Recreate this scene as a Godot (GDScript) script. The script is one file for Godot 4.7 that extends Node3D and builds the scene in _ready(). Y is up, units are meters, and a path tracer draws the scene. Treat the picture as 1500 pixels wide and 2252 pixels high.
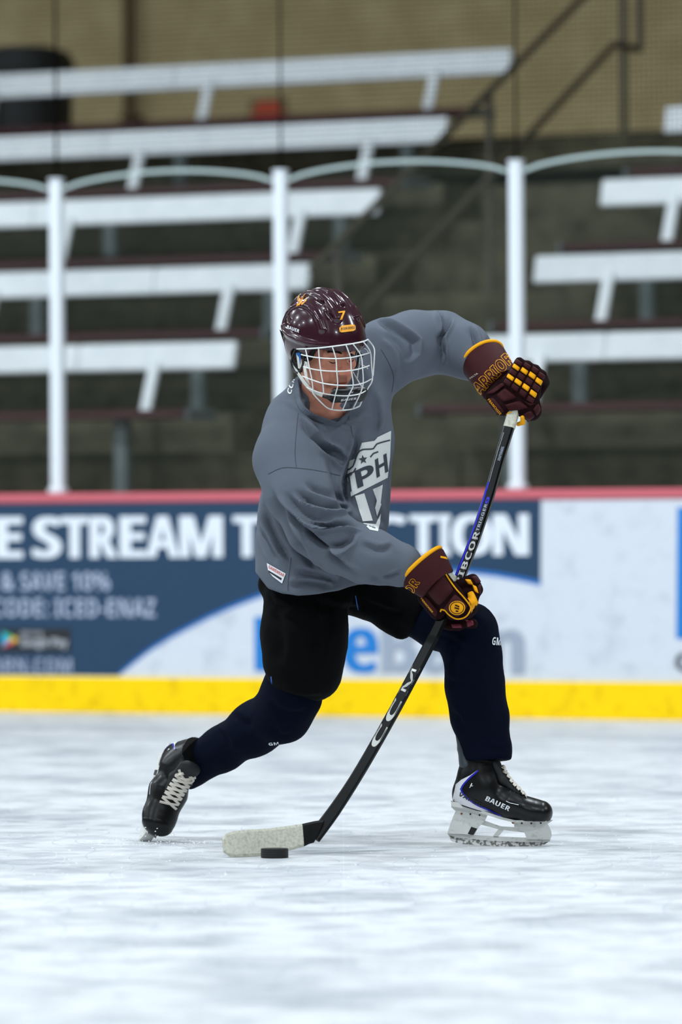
extends Node3D
# A hockey player taking a shot on an indoor rink: boards, glass, stands behind.

const F := 12511.0          # focal length in pixels of the 1500x2252 frame (200 mm on a 24x36 frame)
const D0 := 16.2            # distance of the player, the focus plane
var cam_t := Transform3D()
var arena := Transform3D()  # x along the boards, y up, -z behind the boards
var M := {}
var taken := {}

func _ready() -> void:
	setup_camera()
	setup_lights()
	make_materials()
	build_arena()
	build_stands()
	build_player()

func setup_camera() -> void:
	cam_t = Transform3D(Basis.from_euler(Vector3(deg_to_rad(0.08), 0, deg_to_rad(-0.344))), Vector3(0, 0.935, 0))
	var th := atan(0.56)
	var tdir := Vector3(cos(th), 0, sin(th))
	arena = Transform3D(Basis(tdir, Vector3.UP, tdir.cross(Vector3.UP)), Vector3(0, 0, -27.11))
	var c := Camera3D.new()
	c.name = "camera"
	var at := CameraAttributesPhysical.new()
	at.frustum_focal_length = 12.0 / (1126.0 / F)
	at.exposure_aperture = 1.87
	at.frustum_focus_distance = D0 - 0.02
	at.frustum_near = 0.5
	at.frustum_far = 200.0
	c.attributes = at
	c.fov = rad_to_deg(2.0 * atan(1126.0 / F))
	c.transform = cam_t
	c.current = true
	add_child(c)
	var e := Environment.new()
	e.background_mode = Environment.BG_COLOR
	e.background_color = Color(0, 0, 0)
	e.tonemap_mode = Environment.TONE_MAPPER_LINEAR
	e.tonemap_exposure = 1.2
	e.sdfgi_enabled = true
	e.ssao_enabled = true
	e.ssil_enabled = true
	var w := WorldEnvironment.new()
	w.name = "environment"
	w.environment = e
	add_child(w)

# ---- high-bay lamps of the hall, hung in rows over the ice and the stands
const LAMP_Y := 8.6
func setup_lights() -> void:
	M.housing = mat(Color(0.55, 0.56, 0.57), 0.5)
	M.glow = mat(Color(0.95, 0.97, 1.0), 0.4)
	M.glow.emission_enabled = true
	M.glow.emission = Color(0.93, 0.97, 1.0)
	M.glow.emission_energy_multiplier = 6.0
	var n := 0
	for r in 3:
		for k in 5:
			var u := -20.0 + k * 8.5
			var wz := -4.5 - r * 8.5
			var lamp := thing("ceiling_light", "", "light", arena * Transform3D(Basis(), Vector3(u, LAMP_Y, wz * -1.0)))
			lamp.set_meta("label", "white high-bay lamp hanging in rows above the rink ice")
			lamp.set_meta("group", "high-bay lamps under the roof")
			part(lamp, "housing", bevel_box(Vector3(1.5, 0.14, 0.5), 0.02), M.housing, Vector3(0, 0.08, 0))
			part(lamp, "diffuser", bevel_box(Vector3(1.4, 0.02, 0.42), 0.005), M.glow, Vector3(0, -0.005, 0))
			for s in [-0.6, 0.6]:
				var hang := MBuild.new()
				hang.tube([Vector3(s, 0.14, 0), Vector3(s, 1.42, 0)], [0.008, 0.008], 6)
				part(lamp, "hanger", hang.mesh(), M.housing)
			var l := AreaLight3D.new()
			l.name = "lamp_glow"
			l.area_size = Vector2(1.4, 0.42)
			l.area_range = 80.0
			l.area_attenuation = 2.0
			l.light_energy = LAMP_E
			l.light_color = Color(0.93, 0.97, 1.0)
			l.shadow_enabled = true
			l.transform = Transform3D(Basis(Vector3.RIGHT, deg_to_rad(-90)), Vector3(0, -0.03, 0))
			lamp.add_child(l)
			n += 1
const LAMP_E := 42.0

# ---------------------------------------------------------------- pixels to places
func ray(px: float, py: float) -> Vector3:
	return cam_t.basis * Vector3((px - 750.0) / F, -(py - 1126.0) / F, -1.0)

func P(px: float, py: float, z: float) -> Vector3:      # z metres in front of the player's plane
	return cam_t.origin + ray(px, py) * (D0 - z)

func proj(p: Vector3) -> Vector3:                        # back to pixels, and z
	var q := cam_t.basis.transposed() * (p - cam_t.origin)
	return Vector3(750.0 - q.x / q.z * F, 1126.0 + q.y / q.z * F, D0 + q.z)

func on_ice(px: float, py: float, h := 0.0) -> Vector3:
	var r := ray(px, py)
	return cam_t.origin + r * ((h - cam_t.origin.y) / r.y)

func uy(px: float, py: float, w: float) -> Vector2:      # along the boards and up, on the plane w metres behind the boards' face
	var inv := arena.affine_inverse()
	var o := inv * cam_t.origin
	var r := inv.basis * ray(px, py)
	var q := o + r * ((-w - o.z) / r.z)
	return Vector2(q.x, q.y)

# ---------------------------------------------------------------- nodes
func named(called: String) -> String:
	if not taken.has(called):
		taken[called] = 0
		return called
	taken[called] += 1
	return "%s_%03d" % [called, taken[called]]

func thing(called: String, label: String, category: String, t := Transform3D(), group := "") -> Node3D:
	var o := Node3D.new()
	o.name = named(called)
	o.transform = t
	add_child(o, true)
	if label: o.set_meta("label", label)
	if category: o.set_meta("category", category)
	if group: o.set_meta("group", group)
	return o

func part(parent: Node, called: String, mesh: Mesh, m: Material, at := Vector3.ZERO, turn := Basis()) -> MeshInstance3D:
	var o := MeshInstance3D.new()
	o.name = called
	o.mesh = mesh
	o.material_override = m
	o.transform = Transform3D(turn, at)
	parent.add_child(o, true)
	return o

func structure(called: String, mesh: Mesh, m: Material, t := Transform3D(), label := "") -> MeshInstance3D:
	var o := MeshInstance3D.new()
	o.name = named(called)
	o.mesh = mesh
	o.material_override = m
	o.transform = t
	o.set_meta("kind", "structure")
	if label: o.set_meta("label", label)
	add_child(o, true)
	return o

func A(u: float, y: float, w: float, turn := Basis()) -> Transform3D:
	return arena * Transform3D(turn, Vector3(u, y, -w))

# ---------------------------------------------------------------- materials
func mat(c: Color, rough := 0.7, metal := 0.0, spec := 0.5) -> StandardMaterial3D:
	var m := StandardMaterial3D.new()
	m.albedo_color = c
	m.roughness = rough
	m.metallic = metal
	m.metallic_specular = spec
	return m

func noise_tex(size: int, freq: float, sd: int, ramp: Array, octaves := 4, normal := false, strength := 4.0) -> NoiseTexture2D:
	var n := FastNoiseLite.new()
	n.seed = sd
	n.frequency = freq
	n.fractal_octaves = octaves
	var t := NoiseTexture2D.new()
	t.width = size
	t.height = size
	t.seamless = true
	t.noise = n
	if normal:
		t.as_normal_map = true
		t.bump_strength = strength
	elif ramp:
		var g := Gradient.new()
		g.offsets = PackedFloat32Array(ramp.map(func(r): return r[0]))
		g.colors = PackedColorArray(ramp.map(func(r): return r[1]))
		t.color_ramp = g
	return t

func tri(m: StandardMaterial3D, scale: float, world := true) -> StandardMaterial3D:
	m.uv1_triplanar = true
	m.uv1_world_triplanar = world
	m.uv1_scale = Vector3.ONE * scale
	return m

# ---------------------------------------------------------------- meshes
class MBuild:
	var v := PackedVector3Array()
	var n := PackedVector3Array()
	var ix := PackedInt32Array()
	var col := PackedColorArray()

	func tri_out(a: Vector3, b: Vector3, c: Vector3, out: Vector3) -> void:      # flat triangle whose normal points along out
		var nn := (b - a).cross(c - a)
		if nn.length_squared() < 1e-16: return
		nn = nn.normalized()
		if nn.dot(out) < 0.0:
			nn = -nn
		else:
			var t := b
			b = c
			c = t
		var k := v.size()
		v.append_array([a, b, c])
		n.append_array([nn, nn, nn])
		ix.append_array([k, k + 1, k + 2])

	func quad_out(a: Vector3, b: Vector3, c: Vector3, d: Vector3, out: Vector3) -> void:
		tri_out(a, b, c, out)
		tri_out(a, c, d, out)

	func box(at: Transform3D, s: Vector3, e: float) -> void:      # chamfered box
		var h := s * 0.5
		e = minf(e, minf(h.x, minf(h.y, h.z)) * 0.98)
		var pts := {}
		for sx in [-1, 1]:
			for sy in [-1, 1]:
				for sz in [-1, 1]:
					var c := Vector3(sx, sy, sz)
					pts[[sx, sy, sz, 0]] = at * (c * (h - Vector3(0, e, e)))
					pts[[sx, sy, sz, 1]] = at * (c * (h - Vector3(e, 0, e)))
					pts[[sx, sy, sz, 2]] = at * (c * (h - Vector3(e, e, 0)))
					tri_out(pts[[sx, sy, sz, 0]], pts[[sx, sy, sz, 1]], pts[[sx, sy, sz, 2]], at.basis * c)
		for s1 in [-1, 1]:
			quad_out(pts[[s1, -1, -1, 0]], pts[[s1, 1, -1, 0]], pts[[s1, 1, 1, 0]], pts[[s1, -1, 1, 0]], at.basis * Vector3(s1, 0, 0))
			quad_out(pts[[-1, s1, -1, 1]], pts[[1, s1, -1, 1]], pts[[1, s1, 1, 1]], pts[[-1, s1, 1, 1]], at.basis * Vector3(0, s1, 0))
			quad_out(pts[[-1, -1, s1, 2]], pts[[1, -1, s1, 2]], pts[[1, 1, s1, 2]], pts[[-1, 1, s1, 2]], at.basis * Vector3(0, 0, s1))
			for s2 in [-1, 1]:
				quad_out(pts[[s1, s2, -1, 0]], pts[[s1, s2, 1, 0]], pts[[s1, s2, 1, 1]], pts[[s1, s2, -1, 1]], at.basis * Vector3(s1, s2, 0))
				quad_out(pts[[s1, -1, s2, 0]], pts[[s1, 1, s2, 0]], pts[[s1, 1, s2, 2]], pts[[s1, -1, s2, 2]], at.basis * Vector3(s1, 0, s2))
				quad_out(pts[[-1, s1, s2, 1]], pts[[1, s1, s2, 1]], pts[[1, s1, s2, 2]], pts[[-1, s1, s2, 2]], at.basis * Vector3(0, s1, s2))

	func tube(p: Array, r: Array, sides := 8, caps := true, closed := false) -> void:      # round section swept along points
		var m := p.size()
		var rings: Array = []
		var up := Vector3.UP
		for i in m:
			var a: Vector3 = p[(i - 1 + m) % m] if closed else p[maxi(i - 1, 0)]
			var b: Vector3 = p[(i + 1) % m] if closed else p[mini(i + 1, m - 1)]
			var d: Vector3 = (b - a).normalized()
			if i == 0:
				up = Vector3.UP if absf(d.y) < 0.9 else Vector3.RIGHT
			var sd := d.cross(up).normalized()
			up = sd.cross(d).normalized()
			var rad: float = r[mini(i, r.size() - 1)]
			var ring: Array = []
			for k in sides:
				var an := TAU * k / sides
				ring.append(sd * cos(an) * rad + up * sin(an) * rad)
			rings.append([p[i], ring])
		var base := v.size()
		for rg in rings:
			for o in rg[1]:
				v.append(rg[0] + o)
				n.append(o.normalized() if o.length_squared() > 1e-14 else Vector3.UP)
		for i in (m if closed else m - 1):
			for k in sides:
				var k2 := (k + 1) % sides
				var j := (i + 1) % m
				smooth(base + i * sides + k, base + i * sides + k2, base + j * sides + k2)
				smooth(base + i * sides + k, base + j * sides + k2, base + j * sides + k)
		if caps and not closed:
			for e in [0, m - 1]:
				var out: Vector3 = p[e] - p[1 if e == 0 else m - 2]
				for k in range(1, sides - 1):
					tri_out(p[e] + rings[e][1][0], p[e] + rings[e][1][k], p[e] + rings[e][1][k + 1], out)

	func smooth(a: int, b: int, c: int) -> void:      # triangle of vertices that have normals already
		var g := (v[b] - v[a]).cross(v[c] - v[a])
		if g.dot(n[a] + n[b] + n[c]) > 0.0:
			ix.append_array([a, c, b])
		else:
			ix.append_array([a, b, c])

	func soft_normals(from_v := 0, from_i := 0) -> void:      # area weighted normals for the indexed triangles, outward for clockwise faces
		for i in range(from_v, v.size()):
			n[i] = Vector3.ZERO
		for i in range(from_i, ix.size(), 3):
			var a := ix[i]
			var b := ix[i + 1]
			var c := ix[i + 2]
			var g := (v[c] - v[a]).cross(v[b] - v[a])
			n[a] += g
			n[b] += g
			n[c] += g
		for i in range(from_v, v.size()):
			n[i] = n[i].normalized() if n[i].length_squared() > 0.0 else Vector3.UP

	func moved(t: Transform3D, from_v := 0) -> void:
		for i in range(from_v, v.size()):
			v[i] = t * v[i]
			n[i] = (t.basis * n[i]).normalized()

	func mesh() -> ArrayMesh:
		var arr := []
		arr.resize(Mesh.ARRAY_MAX)
		arr[Mesh.ARRAY_VERTEX] = v
		arr[Mesh.ARRAY_NORMAL] = n
		arr[Mesh.ARRAY_INDEX] = ix
		if col.size() == v.size() and col.size(): arr[Mesh.ARRAY_COLOR] = col
		var am := ArrayMesh.new()
		am.add_surface_from_arrays(Mesh.PRIMITIVE_TRIANGLES, arr)
		return am

func bevel_box(s: Vector3, e: float) -> ArrayMesh:
	var b := MBuild.new()
	b.box(Transform3D(), s, e)
	return b.mesh()

func prism(poly: PackedVector2Array, z0: float, z1: float) -> ArrayMesh:      # outline in x and y, pulled along z
	var b := MBuild.new()
	prism_in(b, poly, z0, z1)
	return b.mesh()

func prism_in(b: MBuild, poly: PackedVector2Array, z0: float, z1: float, t := Transform3D()) -> void:
	var ids := Geometry2D.triangulate_polygon(poly)
	for i in range(0, ids.size(), 3):
		for z in [z0, z1]:
			var q := [poly[ids[i]], poly[ids[i + 1]], poly[ids[i + 2]]].map(func(w): return t * Vector3(w.x, w.y, z))
			b.tri_out(q[0], q[1], q[2], t.basis * Vector3(0, 0, z - (z0 + z1) * 0.5))
	var ccw := not Geometry2D.is_polygon_clockwise(poly)
	for i in poly.size():
		var a := poly[i]
		var c := poly[(i + 1) % poly.size()]
		var out := Vector3(c.y - a.y, a.x - c.x, 0) * (1.0 if ccw else -1.0)
		b.quad_out(t * Vector3(a.x, a.y, z0), t * Vector3(c.x, c.y, z0), t * Vector3(c.x, c.y, z1), t * Vector3(a.x, a.y, z1), t.basis * out)

# flat triangles of a line of lettering, fitted to 0..1 in both directions
var text_cache := {}
func text_tris(s: String, bold := true, serif := false) -> PackedVector2Array:
	var key := s + str(bold) + str(serif)
	if text_cache.has(key): return text_cache[key]
	var f := SystemFont.new()
	f.font_names = PackedStringArray(["Droid Serif" if serif else "Droid Sans"])
	f.font_weight = 700 if bold else 400
	var tm := TextMesh.new()
	tm.text = s
	tm.font = f
	tm.font_size = 96
	tm.pixel_size = 0.01
	tm.depth = 0.0
	tm.curve_step = 2.0
	var arr := tm.get_mesh_arrays()
	var vv: PackedVector3Array = arr[Mesh.ARRAY_VERTEX]
	var ii: PackedInt32Array = arr[Mesh.ARRAY_INDEX] if arr[Mesh.ARRAY_INDEX] != null else PackedInt32Array(range(vv.size()))
	var lo := Vector2(1e9, 1e9)
	var hi := -lo
	for p in vv:
		lo = lo.min(Vector2(p.x, p.y))
		hi = hi.max(Vector2(p.x, p.y))
	var out := PackedVector2Array()
	for i in ii:
		out.append((Vector2(vv[i].x, vv[i].y) - lo) / (hi - lo))
	text_cache[key] = out
	return out

func make_materials() -> void:
	# ice: milky white with clearer grey-blue patches and skate scratches
	M.ice = mat(Color(1, 1, 1), 0.42, 0.0, 0.35)
	M.ice.albedo_texture = ice_texture()
	tri(M.ice, 1.0 / 5.0)
	M.ice.detail_enabled = true
	M.ice.detail_blend_mode = BaseMaterial3D.BLEND_MODE_MUL
	M.ice.detail_uv_layer = BaseMaterial3D.DETAIL_UV_1
	M.ice.detail_albedo = noise_tex(1024, 0.012, 8, [[0.0, Color(0.86, 0.87, 0.88)], [0.42, Color(0.97, 0.972, 0.975)], [1.0, Color(1, 1, 1)]], 6)
	M.board_white = mat(Color(0.825, 0.845, 0.875), 0.35, 0.0, 0.4)
	M.board_white.albedo_texture = scuff_texture(31, Color(1, 1, 1), Color(0.72, 0.74, 0.76), 260)
	tri(M.board_white, 0.55)
	M.kick = mat(Color(1.0, 0.83, 0.0), 0.45, 0.0, 0.3)
	M.kick.albedo_texture = scuff_texture(77, Color(1, 1, 1), Color(0.62, 0.56, 0.5), 320)
	tri(M.kick, 0.8)
	M.cap_red = mat(Color(0.78, 0.38, 0.42), 0.4)
	M.navy_print = mat(Color(0.13, 0.24, 0.345), 0.45, 0.0, 0.4)
	M.navy_print.albedo_texture = scuff_texture(15, Color(1, 1, 1), Color(0.8, 0.84, 0.9), 120)
	tri(M.navy_print, 0.5)
	M.white_print = mat(Color(0.88, 0.90, 0.93), 0.5)
	M.blue_print = mat(Color(0.05, 0.42, 0.74), 0.5)
	M.bright_blue = mat(Color(0.02, 0.47, 0.78), 0.5)
	M.grey_print = mat(Color(0.60, 0.64, 0.70), 0.5)
	M.dark_grey_print = mat(Color(0.3, 0.33, 0.37), 0.5)
	M.black_print = mat(Color(0.1, 0.11, 0.13), 0.5)
	M.glass = mat(Color(0.5, 0.54, 0.5, 0.026), 0.03, 0.0, 0.2)
	M.glass.transparency = BaseMaterial3D.TRANSPARENCY_ALPHA
	M.glass_edge = mat(Color(0.72, 0.78, 0.77), 0.3)
	M.post = mat(Color(0.88, 0.90, 0.92), 0.4)
	M.concrete = mat(Color(0.38, 0.37, 0.31), 0.9, 0.0, 0.2)
	M.concrete.albedo_texture = noise_tex(512, 0.02, 5, [[0.0, Color(0.6, 0.6, 0.58)], [0.45, Color(0.85, 0.84, 0.8)], [1.0, Color(1, 1, 0.97)]], 5)
	tri(M.concrete, 0.6)
	M.bench_white = mat(Color(0.95, 0.97, 0.975), 0.4)
	M.bench_white.albedo_texture = noise_tex(256, 0.03, 9, [[0.0, Color(0.9, 0.91, 0.92)], [1.0, Color(1, 1, 1)]], 4)
	tri(M.bench_white, 0.9)
	M.maroon_seat = mat(Color(0.25, 0.08, 0.1), 0.45)
	M.alu = mat(Color(0.5, 0.54, 0.55), 0.4, 0.6)
	M.leg_grey = mat(Color(0.42, 0.46, 0.46), 0.5, 0.3)
	M.rail_dark = mat(Color(0.29, 0.27, 0.22), 0.5)
	M.wall_tan = mat(Color(0.83, 0.755, 0.58), 0.85, 0.0, 0.2)
	M.wall_tan.albedo_texture = noise_tex(512, 0.015, 12, [[0.0, Color(0.85, 0.84, 0.8)], [1.0, Color(1, 1, 1)]], 5)
	tri(M.wall_tan, 0.4)
	M.wall_dark = mat(Color(0.3, 0.31, 0.3), 0.9, 0.0, 0.2)
	M.roof = mat(Color(0.62, 0.63, 0.63), 0.9, 0.0, 0.2)
	M.pipe = mat(Color(0.3, 0.24, 0.13), 0.7)
	M.net = mat(Color(0.03, 0.03, 0.03), 0.9, 0.0, 0.1)
	M.bin_dark = mat(Color(0.07, 0.08, 0.08), 0.6)
	M.bin_grey = mat(Color(0.33, 0.35, 0.33), 0.6)
	M.sign_tan = mat(Color(0.56, 0.48, 0.33), 0.7)
	M.sign_red = mat(Color(0.92, 0.24, 0.12), 0.6)

func ice_texture() -> ImageTexture:
	var sz := 2048
	var n1 := FastNoiseLite.new()
	n1.seed = 3
	n1.frequency = 0.009
	n1.fractal_octaves = 5
	var n2 := FastNoiseLite.new()
	n2.seed = 4
	n2.frequency = 0.05
	n2.fractal_octaves = 3
	var a: Image = n1.get_seamless_image(512, 512)
	var b: Image = n2.get_seamless_image(512, 512)
	var im := Image.create(512, 512, false, Image.FORMAT_RGB8)
	for y in 512:
		for x in 512:
			var t := a.get_pixel(x, y).r
			var s := b.get_pixel(x, y).r
			var clear := smoothstep(0.54, 0.22, t) * 0.30 + smoothstep(0.56, 0.34, s) * 0.22
			im.set_pixel(x, y, Color(0.85, 0.852, 0.855).lerp(Color(0.51, 0.54, 0.57), clear))
	im.resize(sz, sz, Image.INTERPOLATE_CUBIC)
	var g := RandomNumberGenerator.new()
	g.seed = 17
	for i in 2600:      # cuts of skates: thin, long, gently curved, white with snow or grey where the ice is bare
		var p := Vector2(g.randf() * sz, g.randf() * sz)
		var dir := g.randf() * TAU
		var bend := g.randf_range(-0.006, 0.006)
		var ln := int(g.randf_range(60, 520))
		var bright := g.randf() < 0.62
		var f := g.randf_range(0.15, 0.6)
		for k in ln:
			dir += bend
			p += Vector2(cos(dir), sin(dir))
			var x := posmod(int(p.x), sz)
			var y := posmod(int(p.y), sz)
			var c := im.get_pixel(x, y)
			im.set_pixel(x, y, c.lerp(Color(0.92, 0.93, 0.94) if bright else Color(0.5, 0.56, 0.62), f))
	for i in 5000:      # snow crumbs
		var x := g.randi() % sz
		var y := g.randi() % sz
		im.fill_rect(Rect2i(x, y, 1 + g.randi() % 2, 1 + g.randi() % 3), Color(0.93, 0.94, 0.95))
	return ImageTexture.create_from_image(im)

func scuff_texture(sd: int, base: Color, mark: Color, count: int) -> ImageTexture:
	var sz := 512
	var im := Image.create(sz, sz, false, Image.FORMAT_RGB8)
	var n := FastNoiseLite.new()
	n.seed = sd
	n.frequency = 0.02
	var a: Image = n.get_seamless_image(sz, sz)
	for y in sz:
		for x in sz:
			im.set_pixel(x, y, base.lerp(mark, smoothstep(0.62, 0.9, a.get_pixel(x, y).r) * 0.35))
	var g := RandomNumberGenerator.new()
	g.seed = sd
	for i in count:
		var p := Vector2(g.randf() * sz, g.randf() * sz)
		var dir := g.randf() * TAU
		var f := g.randf_range(0.1, 0.5)
		for k in int(g.randf_range(3, 40)):
			dir += g.randf_range(-0.2, 0.2)
			p += Vector2(cos(dir), sin(dir) * 0.6)
			var x := posmod(int(p.x), sz)
			var y := posmod(int(p.y), sz)
			im.set_pixel(x, y, im.get_pixel(x, y).lerp(mark, f))
	return ImageTexture.create_from_image(im)

# lettering printed on the boards, fitted between pixels of the photograph
func board_text(b: MBuild, s: String, x0: float, x1: float, y0: float, y1: float, w: float, bold := true) -> void:
	var lo := uy(x0, y1, w)
	var hi := uy(x1, y0, w)
	var lo2 := uy(x0, y0, w)
	var t := text_tris(s, bold)
	for i in range(0, t.size(), 3):
		var q := []
		for k in 3:
			q.append(arena_local(lerpf(lo.x, hi.x, t[i + k].x), lerpf((lo.y + uy(x1, y1, w).y) * 0.5, (hi.y + lo2.y) * 0.5, t[i + k].y), w))
		for o in ([-0.008, 0.0, 0.008] if bold and y1 - y0 > 60 else [0.0]):
			var off := Vector3(o, 0, 0.0006 + o * 0.06)
			b.tri_out(q[0] + off, q[1] + off, q[2] + off, Vector3(0, 0, 1))

func arena_local(u: float, y: float, w: float) -> Vector3:
	return Vector3(u, y, -w)

func board_poly(px: Array, w0: float, w1: float) -> ArrayMesh:      # a flat print with its outline given in pixels
	var poly := PackedVector2Array()
	for p in px:
		poly.append(uy(p[0], p[1], w0))
	return prism(poly, -w0, -w1)

var board_top := 1.07
var post_u := []
func build_arena() -> void:
	# floor and shell
	structure("floor", bevel_box(Vector3(64, 0.3, 31.0), 0.01), M.ice, A(0, -0.15, -15.5), "white scratched rink ice")
	var half := 32.0
	structure("wall_back", bevel_box(Vector3(64, 11, 0.3), 0.01), M.wall_tan, A(0, 5.0, 8.75), "tan wall behind the stands")
	structure("wall_front", bevel_box(Vector3(64, 11, 0.3), 0.01), M.wall_dark, A(0, 5.0, -31.2))
	structure("wall_left", bevel_box(Vector3(0.3, 11, 41), 0.01), M.wall_dark, A(-half, 5.0, -11.3))
	structure("wall_right", bevel_box(Vector3(0.3, 11, 41), 0.01), M.wall_dark, A(half, 5.0, -11.3))
	structure("ceiling", bevel_box(Vector3(64.4, 0.3, 41), 0.01), M.roof, A(0, 10.2, -11.3))

	# boards
	board_top = uy(750, 1080, 0).y
	var kick_top := uy(750, 1494, 0).y
	var o := thing("rink_boards", "white rink boards with yellow kick plate, red cap rail and printed adverts", "boards", arena)
	var L := 40.0
	part(o, "panel", bevel_box(Vector3(L, board_top - 0.05, 0.04), 0.003), M.board_white, Vector3(0, (board_top - 0.05) * 0.5, -0.02))
	part(o, "kick_plate", bevel_box(Vector3(L, kick_top, 0.016), 0.004), M.kick, Vector3(0, kick_top * 0.5, 0.008)).set_meta("label", "yellow kick plate")
	part(o, "cap_rail", bevel_box(Vector3(L, 0.05, 0.13), 0.012), M.cap_red, Vector3(0, board_top - 0.025, -0.055)).set_meta("label", "red cap rail")
	part(o, "back_frame", bevel_box(Vector3(L, board_top - 0.06, 0.06), 0.003), M.alu, Vector3(0, (board_top - 0.06) * 0.5, -0.075))
	# dark blue advert with an arched white foot edged in light blue
	var arc := [[262, 1486], [296, 1458], [330, 1432], [375, 1404], [420, 1380], [460, 1360], [500, 1342], [540, 1326], [575, 1313], [625, 1298], [680, 1285], [740, 1274], [800, 1266], [860, 1260], [920, 1257], [970, 1257], [1020, 1260], [1090, 1268], [1140, 1277], [1189, 1288]]
	var blue := [[-400, 1104], [1190, 1096]]
	for i in range(arc.size() - 1, -1, -1):
		blue.append(arc[i])
	blue.append_array([[-400, 1480]])
	var ad := part(o, "advert", board_poly(blue, 0.0, -0.0015), M.navy_print)
	ad.set_meta("label", "dark blue printed advert with white lettering")
	var edge := arc.duplicate()
	for i in range(arc.size() - 1, -1, -1):
		edge.append([arc[i][0] + 2, arc[i][1] - 9])
	part(ad, "blue_edge", board_poly(edge, -0.0015, -0.0022), M.blue_print)
	var b := MBuild.new()
	var letters := [["L", -152, -108], ["I", -100, -78], ["V", -76, -12], ["E", -8, 49], ["S", 72, 134], ["T", 135, 193], ["R", 198, 258], ["E", 264, 320], ["A", 322, 393], ["M", 396, 489], ["T", 514, 572], ["H", 578, 640], ["E", 650, 700], ["A", 736, 806], ["C", 812, 893], ["T", 903, 959], ["I", 964, 990], ["O", 994, 1081], ["N", 1085, 1162]]
	for l in letters:
		var y0: float = 1137.0 - 7.0 * l[1] / 1160.0
		board_text(b, l[0], l[1] + 2, l[2] - 2, y0, y0 + 91.0, -0.003)
	part(ad, "headline", b.mesh(), M.white_print)
	b = MBuild.new()
	board_text(b, "SIGN UP & SAVE 10%", -178, 242, 1258, 1299, -0.003)
	board_text(b, "USE CODE: ICED-ENAZ", -102, 342, 1316, 1357, -0.003)
	part(ad, "offer_lines", b.mesh(), mat(Color(0.66, 0.7, 0.78), 0.5))
	b = MBuild.new()
	board_text(b, "LIVEBARN.COM", -120, 158, 1447, 1479, -0.003)
	part(ad, "web_address", b.mesh(), mat(Color(0.6, 0.64, 0.73), 0.5))
	part(ad, "store_badge", board_poly([[-30, 1383], [156, 1382], [156, 1434], [-30, 1435]], -0.0015, -0.0025), M.black_print)
	b = MBuild.new()
	board_text(b, "GET IT ON", 46, 92, 1389, 1398, -0.004, false)
	board_text(b, "Google Play", 46, 148, 1402, 1427, -0.004, false)
	part(ad, "badge_lettering", b.mesh(), M.white_print)
	for tr in [[[[4, 1388], [22, 1406], [4, 1425]], Color(0.1, 0.65, 0.8)], [[[4, 1388], [31, 1400], [22, 1406]], Color(0.2, 0.7, 0.45)], [[[31, 1400], [40, 1407], [31, 1414], [22, 1406]], Color(0.95, 0.75, 0.2)], [[[4, 1425], [22, 1406], [31, 1414]], Color(0.85, 0.25, 0.3)]]:
		part(ad, "badge_triangle", board_poly(tr[0], -0.0025, -0.004), mat(tr[1], 0.5))
	b = MBuild.new()
	board_text(b, "L", 563, 620, 1357, 1476, -0.003)
	board_text(b, "i", 632, 652, 1360, 1478, -0.003)
	board_text(b, "v", 664, 748, 1384, 1478, -0.003)
	board_text(b, "e", 757, 828, 1381, 1480, -0.003)
	part(o, "logo_lettering", b.mesh(), M.bright_blue)
	b = MBuild.new()
	board_text(b, "B", 842, 915, 1362, 1479, -0.003)
	board_text(b, "a", 928, 1000, 1385, 1481, -0.003)
	board_text(b, "r", 1018, 1066, 1386, 1481, -0.003)
	board_text(b, "n", 1078, 1150, 1385, 1482, -0.003)
	part(o, "logo_lettering", b.mesh(), M.grey_print)
	var nx := part(o, "advert", board_poly([[1490, 1116], [1700, 1113], [1700, 1412], [1487, 1405]], 0.0, -0.0015), M.bright_blue)
	nx.set_meta("label", "bright blue square print")
	b = MBuild.new()
	board_text(b, "o", 1485, 1525, 1436, 1476, -0.002)
	part(o, "logo_lettering", b.mesh(), M.dark_grey_print)

	# posts and panes on the boards
	var us := []
	for q in [[128, 1084], [621, 1082], [1139, 1080]]:
		us.append(uy(q[0], q[1], 0.055).x)
	var step: float = (us[2] - us[0]) * 0.5
	us = [us[0] - step, us[0], us[1], us[2], us[2] + step]
	post_u = us
	var tops := []
	for i in us.size():
		tops.append(uy(620, 378, 0.055).y)
	var names := ["white glass post above the word LIVE on the boards", "white glass post above the word STREAM on the boards", "white glass post directly behind the helmet", "white glass post behind the raised glove and stick top", "white glass post above the bright blue square advert"]
	for i in us.size():
		var hp: float = tops[i] - board_top
		var p := thing("glass_post", names[i], "post", A(us[i], board_top, 0.055), "posts of the shield glass")
		part(p, "upright", bevel_box(Vector3(0.064, hp, 0.05), 0.008), M.post, Vector3(0, hp * 0.5, 0))
		part(p, "foot_plate", bevel_box(Vector3(0.084, 0.03, 0.064), 0.006), M.post, Vector3(0, 0.015, 0))
		part(p, "top_cap", bevel_box(Vector3(0.068, 0.012, 0.054), 0.004), M.post, Vector3(0, hp + 0.006, 0))
	var pane_names := ["clear arched pane left of the word STREAM", "clear arched shield glass pane above the word STREAM, ending behind the helmet", "clear arched shield glass pane behind the helmet and raised arm", "clear arched shield glass pane above the white blank stretch of boards"]
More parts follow.
